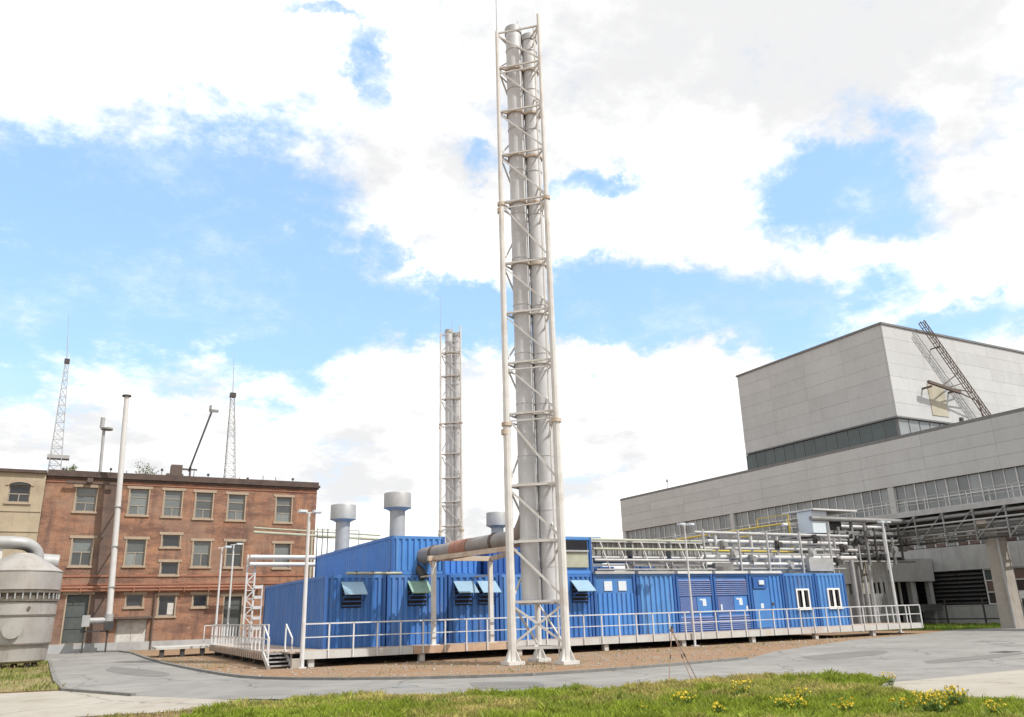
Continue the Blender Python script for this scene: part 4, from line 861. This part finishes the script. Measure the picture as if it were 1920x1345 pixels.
for a, b, z, r, mm, dy in runs: m = B(); m.cyl((a, YF + dy, z), (b, YF + dy, z), r, n=12); part('pipe', m, mm, t)
for x in (29.7, 32.2, 34.3, 36.9, 39.3):
    m = B()
    for dy in (.55, 2.9): m.beam((x, YF + dy, ZRF), (x, YF + dy, 5.75), .09)
    for z in (3.56, 4.2, 5.05, 5.5): m.beam((x, YF + .55, z), (x, YF + 2.9, z), .07)
    part('support', m, 'pale_steel', t)
for x, z in ((31.2, 4.95), (31.9, 4.5), (33.2, 4.2), (35.3, 5.0), (36.0, 3.9), (37.9, 4.6), (38.4, 5.4), (39.9, 4.1), (40.6, 4.9)):
    m = B(); m.cyl((x, YF + .8, z - .25), (x, YF + .8, z + .25), .14, n=12); m.cyl((x, YF + .55, z), (x, YF + .8, z), .05, n=8); m.cyl((x, YF + .5, z), (x, YF + .54, z), .17, n=14); part('valve', m, random.choice(('grey_steel', 'dark_steel', 'pale_steel')), t)
m = B(); m.box(30.3, 31.6, YF + .5, YF + 1.3, 3.5, 4.0); part('pump', m, 'grey_steel', t)
m = B(); m.box(37.3, 39.2, YF + .45, YF + 1.6, 3.55, 4.25); part('insulated_box', m, 'pale_steel', t)
for x in (31.0, 33.6, 35.6, 40.3):
    m = B(); m.cyl((x, YF + 1.05, 3.45), (x, YF + 1.05, 5.6), .07, n=10); part('riser', m, random.choice(('pale_steel', 'white_rail')), t)
# yellow gas line
t = thing('gas_pipe', 'yellow gas pipe running back from the pipe bridge over the container roofs', 'pipe', (41, 46, 6))
m = B(); m.tube([(41, 54.8, 6.75), (41, 38.4, 6.85), (41, 38.39, 6.8)], .07, 10); part('pipe', m, 'yellow_paint', t)
m = B(); m.tube([(41, 38.4, 6.85), (41, 38.4, 5.0), (38.5, 38.4, 5.0), (30.2, 38.4, 5.0)], .07, 10); part('pipe', m, 'yellow_paint', t)
m = B(); m.tube([(41, 40.8, 6.35), (41, 54.8, 6.25)], .05, 8); part('pipe', m, 'yellow_paint', t)
for y in (38.6, 42, 46, 50, 54):
    m = B(); m.beam((41, y, 0), (41, y, 7.1), .1); part('post', m, 'panel_beige', t)
m = B(); m.beam((41, 38.4, 7.4), (41, 41.2, 7.4), .05); m.beam((41, 38.4, 6.9), (41, 38.4, 7.4), .05); m.beam((41, 41.2, 6.9), (41, 41.2, 7.4), .05); part('guard_rail', m, 'yellow_paint', t)

# ------------------------------------------------------------------ pipe bridge on concrete pillars
t = thing('pipe_bridge', 'elevated pipe bridge with railing crossing in front of the grey hall', 'pipe bridge', (51.8, 34, 0))
XA, XB_, YN, YFAR = 50.4, 53.2, 12.0, 45.6
m = B(); m.box(XA, XA + .14, YN, YFAR, 7.28, 7.62); part('edge_beam', m, 'pale_steel', t)
m = B(); m.box(XB_ - .14, XB_, YN, YFAR, 7.28, 7.6); part('edge_beam', m, 'grey_steel', t)
m = B(); m.box(XA + .15, XB_ - .15, YN, YFAR, 7.36, 7.44); part('deck', m, 'dark_steel', t)
for y in np.arange(YN + .6, YFAR, 1.5): m = B(); m.beam((XA + .05, y, 7.62), (XA + .05, y, 8.5), .04); part('rail_post', m, 'pale_steel', t)
for z in (8.5, 8.08): m = B(); m.beam((XA + .05, YN, z), (XA + .05, YFAR - .5, z), .04); part('handrail', m, 'pale_steel', t)
for x, z, r, mm in ((50.6, 7.0, .13, 'grey_steel'), (51.1, 6.85, .2, 'dark_steel'), (51.8, 6.9, .22, 'dark_steel'), (52.4, 6.85, .28, 'dark_steel'), (50.6, 6.35, .1, 'grey_steel'), (51.2, 6.2, .13, 'pale_steel'), (51.9, 6.15, .12, 'grey_steel'), (50.5, 5.45, .07, 'dark_steel'), (50.7, 5.95, .06, 'pale_steel'), (50.45, 6.6, .06, 'pale_steel'), (50.6, 5.7, .05, 'grey_steel'), (51.5, 5.75, .1, 'grey_steel')):
    m = B(); m.cyl((x, YN, z), (x, YFAR - .8, z), r, n=12); part('pipe', m, mm, t)
for y in np.arange(YN + 1, YFAR, 2.1):
    m = B(); m.beam((XA, y, 7.2), (XB_, y, 7.2), .14); m.beam((XA + .06, y, 7.3), (XA + .06, y, 5.32), .09); m.beam((XB_ - .2, y, 7.3), (XB_ - .2, y, 5.6), .09); m.beam((XA, y, 5.34), (XB_, y, 5.6), .1); m.beam((XA, y, 6.0), (XB_, y, 6.0), .08); part('hanger', m, 'grey_steel', t)
    m = B(); m.beam((XA + .04, y, 7.25), (XA + .04, y + 2.1, 5.4), .06); part('diagonal', m, 'grey_steel', t)
for y in (31.6, 42.3, 20.5):
    p = thing('concrete_pillar', {31.6: 'tapered concrete pillar carrying the pipe bridge over the low fence', 42.3: 'tapered concrete pillar rising behind the last blue container', 20.5: 'tapered concrete pillar under the near end of the pipe bridge'}[y], 'pillar', (51.8, y, 0), 'concrete pillars of the pipe bridge')
    m = B(); a = .48; b = .42; m.add([(51.8 - a, y - a, 0), (51.8 + a, y - a, 0), (51.8 + a, y + a, 0), (51.8 - a, y + a, 0), (51.8 - b, y - b, 5.9), (51.8 + b, y - b, 5.9), (51.8 + b, y + b, 5.9), (51.8 - b, y + b, 5.9)], [(0, 1, 5, 4), (1, 2, 6, 5), (2, 3, 7, 6), (3, 0, 4, 7), (4, 5, 6, 7)]); part('shaft', m, 'concrete', p)
    m = B(); m.add([(51.8 - b, y - b, 5.9), (51.8 + b, y - b, 5.9), (51.8 + b, y + b, 5.9), (51.8 - b, y + b, 5.9), (50.5, y - b, 6.3), (53.1, y - b, 6.3), (53.1, y + b, 6.3), (50.5, y + b, 6.3), (50.5, y - b, 6.58), (53.1, y - b, 6.58), (53.1, y + b, 6.58), (50.5, y + b, 6.58)],
                   [(0, 1, 5, 4), (1, 2, 6, 5), (2, 3, 7, 6), (3, 0, 4, 7), (4, 5, 9, 8), (5, 6, 10, 9), (6, 7, 11, 10), (7, 4, 8, 11), (8, 9, 10, 11)]); part('crosshead', m, 'concrete', p)
    m = B(); m.beam((51.1, y - .55, 0), (51.1, y - .55, 6.2), .1); part('conduit', m, 'pale_steel', p)
# end structure joining the bridge and the pipe runs
t = thing('valve_station', 'cluttered steel valve station with a white cabinet at the pipe bridge end', 'valve station', (45, 40, 0))
for x in (42.4, 45.4, 48.6):
    for y in (37.2, 40.4): m = B(); m.beam((x, y, 0), (x, y, 7.2), .16); part('column', m, 'grey_steel', t)
for z in (5.2, 6.2, 7.1):
    m = B()
    for y in (37.2, 40.4): m.beam((42.2, y, z), (51.2, y, z), .15, .18)
    for x in (42.4, 45.4, 48.6): m.beam((x, 37.2, z), (x, 40.4, z), .12)
    part('frame', m, 'grey_steel', t)
m = B(); m.box(41.6, 43.0, 37.0, 38.2, 6.1, 7.5); part('cabinet', m, 'sticker', t)
m = B(); m.box(41.5, 45.6, 36.7, 39.4, 7.52, 7.62); part('canopy', m, 'white_rail', t)
m = B(); m.box(43.1, 44.6, 37.3, 39.0, 5.3, 7.0); part('machinery', m, 'dark_steel', t)
for i in range(11):
    z = 4.3 + i * .27; y = 37.0 + (i * 7 % 5) * .5; m = B(); m.cyl((40.5 + (i % 3), y, z), (51.0, y, z + .02), (.07, .11, .16, .09)[i % 4], n=10); part('pipe', m, ('grey_steel', 'dark_steel', 'pale_steel', 'grey_steel', 'white_rail')[i % 5], t)
for i in range(9):
    x = 42.9 + i * .85; m = B(); m.cyl((x, 36.9, 3.8 + (i % 3) * .3), (x, 36.9, 6.8 - (i % 4) * .3), (.06, .1, .08)[i % 3], n=10); part('riser', m, ('pale_steel', 'grey_steel', 'dark_steel')[i % 3], t)
for i in range(7):
    x = 43.0 + i * 1.1; z = 4.6 + (i * 5 % 4) * .5; m = B(); m.cyl((x, 36.7, z - .2), (x, 36.7, z + .2), .18, n=12); m.cyl((x, 36.45, z), (x, 36.7, z), .05, n=8); m.cyl((x, 36.4, z), (x, 36.44, z), .2, n=14); part('valve', m, ('dark_steel', 'grey_steel')[i % 2], t)
for i in range(8):
    y = 36.6 + i * .35; x = 44.2 + i * .95; m = B(); m.cyl((x, y, 0), (x, y, 4.4 - (i % 3) * .5), (.12, .08, .1)[i % 3], n=10); part('downpipe', m, ('pale_steel', 'grey_steel', 'pale_steel')[i % 3], t)
m = B(); m.box(46.8, 48.4, 37.6, 39.4, .2, 2.3); part('pump_cabinet', m, 'grey_steel', t)

# ------------------------------------------------------------------ grey hall
XH = 60.0; YH0, YH1, ZH = 8.0, 83.3, 15.0
h = thing('grey_hall', 'large pale grey panelled hall with long window bands behind the pipe bridge', 'building', (75, 45, 0))
m = B(); m.box(XH + .5, 108, YH0, YH1 - .12, 0, ZH - .25); part('core', m, 'hall_joint', h)
def panels(parent, axis, fixed, a0, a1, z0, z1, na, nz, mt='hall_panel', th=.14, gap=.014, out=-1, name='wall_panel', shift=0):
    da, dz = (a1 - a0) / na, (z1 - z0) / nz; cache = {}
    for i in range(na):
        for k in range(nz):
            a, z = a0 + i * da + gap / 2, z0 + k * dz + gap / 2; o_ = ((i * 7 + k * 3) % 5) * .002
            key = round(o_, 3)
            if key not in cache:
                mb = B(); mb.box(*((0, da - gap, 0, th + o_) if axis == 'x' else (0, th + o_, 0, da - gap)), 0, dz - gap); cache[key] = mb.mesh(name, mt)
            o = bpy.data.objects.new(name, cache[key]); COL.objects.link(o); o.parent = parent
            pos = Vector((a, fixed - th - o_, z)) if axis == 'x' else Vector((fixed - th - o_, a, z))
            o.location = pos - Vector(parent.location) if parent.type == 'EMPTY' else pos
panels(h, 'y', XH + .5, 11, YH1, 10.95, ZH - .22, 12, 4, th=.5)
m = B(); m.box(XH + .001, 108.2, YH0 - .1, YH1 + .05, ZH - .22, ZH + .05); part('roof_edge', m, 'roof_trim', h)
m = B(); m.box(XH + .4, 108, YH1 - .12, YH1, 0, ZH - .23); part('end_wall', m, 'hall_panel', h)
# upper glazing: bays of glass with mullions, a pier between some bays
pane_w = .93; y = YH1 - .6; bay = 0; cache = {}
def pane_mesh(w, hh, mt):
    k = (round(w, 3), round(hh, 3), mt)
    if k not in cache: mb = B(); mb.box(0, .02, 0, w, 0, hh); cache[k] = mb.mesh('pane', mt)
    return cache[k]
zr = [10.93, 9.55, 8.75, 7.3, 5.75]
while y > 24:
    nb = 20
    ya = y - nb * pane_w
    m = B()
    for i in range(nb + 1):
        yy = ya + i * pane_w; w_ = .045 if i % 3 else .08; m.box(XH + .18, XH + .34, yy - w_ / 2, yy + w_ / 2, 5.75, 10.93)
    for z in zr[1:-1]: m.box(XH + .2, XH + .32, ya, y, z - .035, z + .035)
    wb = part('window_band', m, 'mullion', h)
    for i in range(nb):
        yy = ya + i * pane_w
        if yy > 66: zz_ = [10.93, 8.3]
        else: zz_ = zr
        for zt_, zb_ in zip(zz_, zz_[1:]):
            if yy > 46 and zb_ < 7: continue
            o = bpy.data.objects.new('pane', pane_mesh(pane_w - .05, zt_ - zb_ - .06, 'glass_red' if (zb_ < 7 and i % 3) else 'glass_hall')); COL.objects.link(o); o.parent = wb; o.location = (XH + .26 + .004 * ((i * 5) % 3), yy + .025, zb_ + .03)  # lowest row: reflected brick is painted on as reddish pane colour
    m = B(); m.box(XH + .02, XH + .5, y, y + .55, 5.75, 10.94); part('pier', m, 'hall_panel', h)
    y = ya - .55; bay += 1
panels(h, 'y', XH + .5, 11, YH1, 3.9, 5.72, 12, 1, 'concrete_grey', th=.46)
panels(h, 'y', XH + .5, 11, YH1, 0.02, 1.38, 12, 1, 'concrete_grey', th=.45)
# lower storey: louvred bank, panes in mixed glass tones, plain wall further along
m = B(); m.box(XH + .3, XH + .5, 38.2, 44.6, 1.38, 3.9); lb = part('louvre_bank', m, 'void', h)
for z in np.arange(1.45, 3.85, .3):
    for ya, yb in ((38.25, 40.3), (40.36, 42.4), (42.46, 44.5)):
        m = B(); m.add([(XH + .29, ya, z + .16), (XH + .29, yb, z + .16), (XH + .1, yb, z), (XH + .1, ya, z), (XH + .29, ya, z + .18), (XH + .29, yb, z + .18), (XH + .1, yb, z + .02), (XH + .1, ya, z + .02)], [(3, 2, 1, 0), (4, 5, 6, 7), (2, 3, 7, 6), (0, 3, 7, 4), (1, 2, 6, 5)]); part('louvre', m, 'dark_steel', lb)
m = B(); y0_, y1_ = 27.0, 38.1
for i in range(11): yy = y0_ + i * 1.11; m.box(XH + .12, XH + .3, yy - .035, yy + .035, 1.38, 3.9)
for z in (1.42, 2.24, 3.06, 3.86): m.box(XH + .14, XH + .28, y0_, y1_, z - .035, z + .035)
wb = part('window_band', m, 'mullion', h)
for i in range(10):
    for k in range(3):
        o = bpy.data.objects.new('pane', pane_mesh(1.05, .74, ('glass_dark', 'glass_red', 'glass_green')[(i * 2 + k * (i % 2)) % 3])); COL.objects.link(o); o.parent = wb; o.location = (XH + .2, y0_ + .03 + i * 1.11, 1.46 + k * .82)  # reddish panes reuse the glass with the painted-in reflection
m = B(); m.box(XH + .06, XH + .12, 34.75, 35.75, 1.5, 2.2); m.box(XH + .03, XH + .06, 35.2, 35.28, 1.5, 2.2); part('hopper_window', m, 'pvc', wb)
panels(h, 'y', XH + .5, 44.7, YH1, 1.4, 3.88, 7, 1, 'concrete_grey', th=.4)
# penthouse
XP, YP0, YP1, ZP0, ZP1 = 65.0, 46.4, 65.8, 18.0, 27.0
p = thing('hall_penthouse', 'tall pale grey panelled block standing on the hall roof', 'building', (80, 55, ZH))
m = B(); m.box(XP + .3, 108, YP0 + .3, YP1 - .2, ZH - .2, ZP1 - .1); part('core', m, 'hall_joint', p)
panels(p, 'y', XP + .3, YP0 + .16, YP1, ZP0, ZP1 - .1, 4, 7, th=.3); panels(p, 'x', YP0 + .3, XP + .02, 108, ZP0, ZP1 - .1, 8, 7, th=.3)
m = B(); m.box(XP - .12, 108.1, YP0 - .12, YP1 + .12, ZP1 - .1, ZP1 + .1); part('roof_edge', m, 'roof_trim', p)
m = B(); m.box(XP - .02, 108, YP0 - .02, YP1, ZP0 - .14, ZP0 - .004); part('soffit', m, 'roof_trim', p)
m = B()
for i in range(15): yy = YP0 + .4 + i * 1.37; m.box(XP + .2, XP + .29, yy - .03, yy + .03, ZH, ZP0 - .15)
for i in range(12): xx = XP + .35 + i * 1.5; m.box(xx - .04, xx + .04, YP0 + .2, YP0 + .29, ZH, ZP0 - .15)
wb = part('window_band', m, 'roof_trim', p)
for i in range(14): m = B(); yy = YP0 + .4 + i * 1.37; m.box(XP + .24, XP + .27, yy + .03, yy + 1.34, ZH, ZP0 - .16); part('pane', m, 'glass_green', wb)
for i in range(11): m = B(); xx = XP + .35 + i * 1.5; m.box(xx + .04, xx + 1.46, YP0 + .24, YP0 + .27, ZH, ZP0 - .16); part('pane', m, 'glass_hall', wb)
m = B(); m.box(70.2, 72.6, YP0 - .06, YP0 - .003, ZP0 + .5, ZP0 + 3.6); part('stain_panel', m, 'stain', p)
m = B(); m.box(74.2, 74.6, YP0 - .2, YP0 - .003, ZP0 + .3, ZP0 + .6); part('wall_light', m, 'dark_steel', p)
# inclined lattice ladder with bracket on the penthouse face
t = thing('lattice_ladder', 'rusty inclined lattice ladder with caged top leaning on the penthouse wall', 'ladder', (78, YP0 - 1, ZH))
yl = YP0 - 1.0; A0, A1 = Vector((79.6, yl, 16.4)), Vector((69.9, yl, 27.5))
dirv = (A1 - A0).normalized(); nrm = Vector((-dirv.z, 0, dirv.x))
if nrm.x > 0: nrm = -nrm
ch = []
for o_ in (Vector((0, 0, 0)), nrm * -.38, Vector((0, .45, 0)), nrm * -.38 + Vector((0, .45, 0))):
    m = B(); m.beam(A0 + o_, A1 + o_, .07); part('stringer', m, 'rust_dark', t)
m = B(); n = 24
for i in range(n + 1):
    f = i / n; q = A0.lerp(A1, f); m.beam(q, q + nrm * -.38, .05); m.beam(q, q + Vector((0, .45, 0)), .05)
    if i < n: m.beam(q, A0.lerp(A1, (i + 1) / n) + nrm * -.38, .045)
part('rung', m, 'rust_dark', t)
m = B(); c0 = Vector((69.0, yl, 21.4)); c1 = Vector((73.6, yl, 20.8)); m.beam(c0, c1, .26, .26); part('bracket_beam', m, 'rust_dark', t)
m = B()
for u, v in ((A0.lerp(A1, .58), Vector((71.0, yl, 21.2))), (A0.lerp(A1, .5), Vector((71.8, yl, 21.1))), (A0.lerp(A1, .42), Vector((71.4, yl, 21.1))), (A0.lerp(A1, .34), Vector((73.4, yl, 20.8))), (A0.lerp(A1, .34), Vector((76.6, yl, 15.1))), (A0.lerp(A1, .1), Vector((78.8, yl, 15.0)))): m.beam(u, v, .09)
for x in (69.4, 73.3): m.beam((x, yl, 21.0), (x, YP0 + .1, 21.0), .16)
for f in (.2, .8): q = A0.lerp(A1, f); m.beam(q, (q.x, YP0 + .1, q.z), .1)
m.beam(A0, (79.6, yl, ZH - .1), .12); part('bracing', m, 'rust_dark', t)
t = thing('roof_beacon', 'small lamp on a thin stalk on the hall roof edge', 'beacon', (61, 75, ZH))
m = B(); m.cyl((60.6, 74.5, ZH), (60.6, 74.5, 15.9), .04, n=6); part('stalk', m, 'galv', t); m = B(); m.cyl((60.6, 74.5, 15.9), (60.6, 74.5, 16.2), .18, .1, n=10); part('lamp', m, 'grey_steel', t)
# shed and low things beside the hall
t = thing('loading_porch', 'grey concrete porch with dark openings between the valve station and the hall', 'porch', (57, 45, 0))
m = B(); m.box(54.6, 59.9, 42.0, 50, 3.2, 4.9); part('lintel_block', m, 'concrete_grey', t)
for x, y in ((54.8, 42.2), (57.2, 42.2), (59.4, 42.2), (54.8, 46), (54.8, 49.6)): m = B(); m.box(x, x + .4, y, y + .4, 0, 3.2); part('column', m, 'concrete_grey', t)
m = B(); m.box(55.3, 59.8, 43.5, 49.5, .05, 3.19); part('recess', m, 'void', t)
for x in (55.9, 56.5, 58.3): m = B(); m.cyl((x, 42.7, 0), (x, 42.7, 3.19), .1, n=10); part('pipe', m, 'pale_steel', t)
m = B(); m.box(54.7, 59.7, 41.6, 42.15, 1.0, 1.5); part('parapet', m, 'door_green', t)
f = thing('low_fence', 'low dark metal fence on the lawn before the hall', 'fence', (57.9, 38, 0))
for y in np.arange(22.6, 44, 2.92): m = B(); m.beam((57.9, y, 0), (57.9, y, 1.75), .09); part('fence_post', m, 'dark_steel', f)
for z in (.42, .36): 
    m = B(); m.beam((57.9, 22.6, z), (57.9, 43.1, z), .06, .09); part('rail', m, 'dark_steel', f); break
m = B(); m.beam((57.9, 22.6, 1.3), (57.9, 43.1, 1.3), .022); part('wire', m, 'dark_steel', f)

# ------------------------------------------------------------------ survey tripod on the road edge
t = thing('survey_tripod', 'thin three legged brown tripod standing on the road edge by the grass', 'tripod', (13.1, 16.4, 0))
ap = Vector((13.25, 16.6, 1.22))
for q in ((12.62, 16.1), (13.28, 16.0), (14.05, 16.75)):
    m = B(); m.beam(ap, (q[0], q[1], .0), .016); lg = part('leg', m, 'tripod_wood', t)
    m = B(); m.beam(ap.lerp(Vector((q[0], q[1], 0)), .45) , ap.lerp(Vector((q[0], q[1], 0)), .52), .026); part('leg_clamp', m, 'dark_steel', lg)
m = B(); m.cyl(ap - Vector((0, 0, .03)), ap + Vector((0, 0, .03)), .05, n=14); part('head_plate', m, 'tripod_wood', t)
m = B(); m.cyl(ap + Vector((0, 0, .03)), ap + Vector((0, 0, .1)), .03, n=10); part('mount_screw', m, 'dark_steel', t)

# ------------------------------------------------------------------ flowering plants in the verge
def flower_plant(x, y, h, spread, n, seed, label):
    r = random.Random(seed); t = thing('flowering_plant', label, 'plant', (x, y, 0), 'yellow flowering plants in the verge'); s = B(); fl = B(); lf = B()
    for i in range(n):
        a = r.uniform(0, 6.28); rr = spread * 1.7 * r.random() ** .7; q = Vector((x + math.cos(a) * rr, y + math.sin(a) * rr, h * r.uniform(.4, 1.05))); b0 = Vector((x + math.cos(a) * rr * .45, y + math.sin(a) * rr * .45, 0))
        s.cyl(b0, q, .006, .004, n=4, caps=False)
        for k in range(8):
            e = Vector((r.uniform(-1, 1), r.uniform(-1, 1), r.uniform(-.3, 1))).normalized(); c = q + e * r.uniform(.0, .035); u = e.orthogonal().normalized() * r.uniform(.010, .018); v = e.cross(u).normalized() * r.uniform(.010, .018)
            fl.add([c - u, c + v, c + u, c - v], [(0, 1, 2, 3)])
        for k in range(3):
            c = b0.lerp(q, r.uniform(.1, .7)); e = Vector((r.uniform(-1, 1), r.uniform(-1, 1), r.uniform(-.1, .7))).normalized() * r.uniform(.05, .11); g = Vector((-e.y, e.x, 0)).normalized() * .018
            lf.add([c, c + e * .5 + g, c + e, c + e * .5 - g], [(0, 1, 2, 3)])
    for nm, mb_, mm in (('stem', s, 'stem'), ('leaf', lf, 'stem'), ('blossom', fl, 'petal')): tag(part(nm, mb_, mm, t), kind='stuff')
for i, (px, py_, h_, sp, n_) in enumerate(((1283, 1322, .24, .16, 30), (1392, 1310, .34, .13, 34), (1480, 1332, .22, .18, 40), (1583, 1340, .24, .12, 26), (1690, 1335, .2, .1, 16), (1752, 1338, .32, .2, 64), (1795, 1325, .32, .15, 40), (1350, 1340, .18, .1, 14), (1505, 1318, .24, .1, 16), (1866, 1342, .2, .1, 16), (1668, 1286, .26, .1, 14), (1220, 1338, .16, .1, 10))):
    gx, gy = G(px, py_)
    place = ('in sparse grass near the tripod', 'with tall upright heads behind the tripod side grass', 'as a wide low clump in thick grass', 'as a small clump between wide clumps', 'as a few blooms in lush grass', 'as the densest and widest clump of the verge', 'as a tall clump facing the pale pavement', 'as a low scatter below the tall heads', 'as a loose group behind the wide low clump', 'as a low group beside the pale pavement edge', 'at the very tip of the grass tongue', 'as the sparsest blooms of the verge')[i]
    flower_plant(gx, gy, h_, sp, n_, 40 + i, 'yellow flowers ' + place)
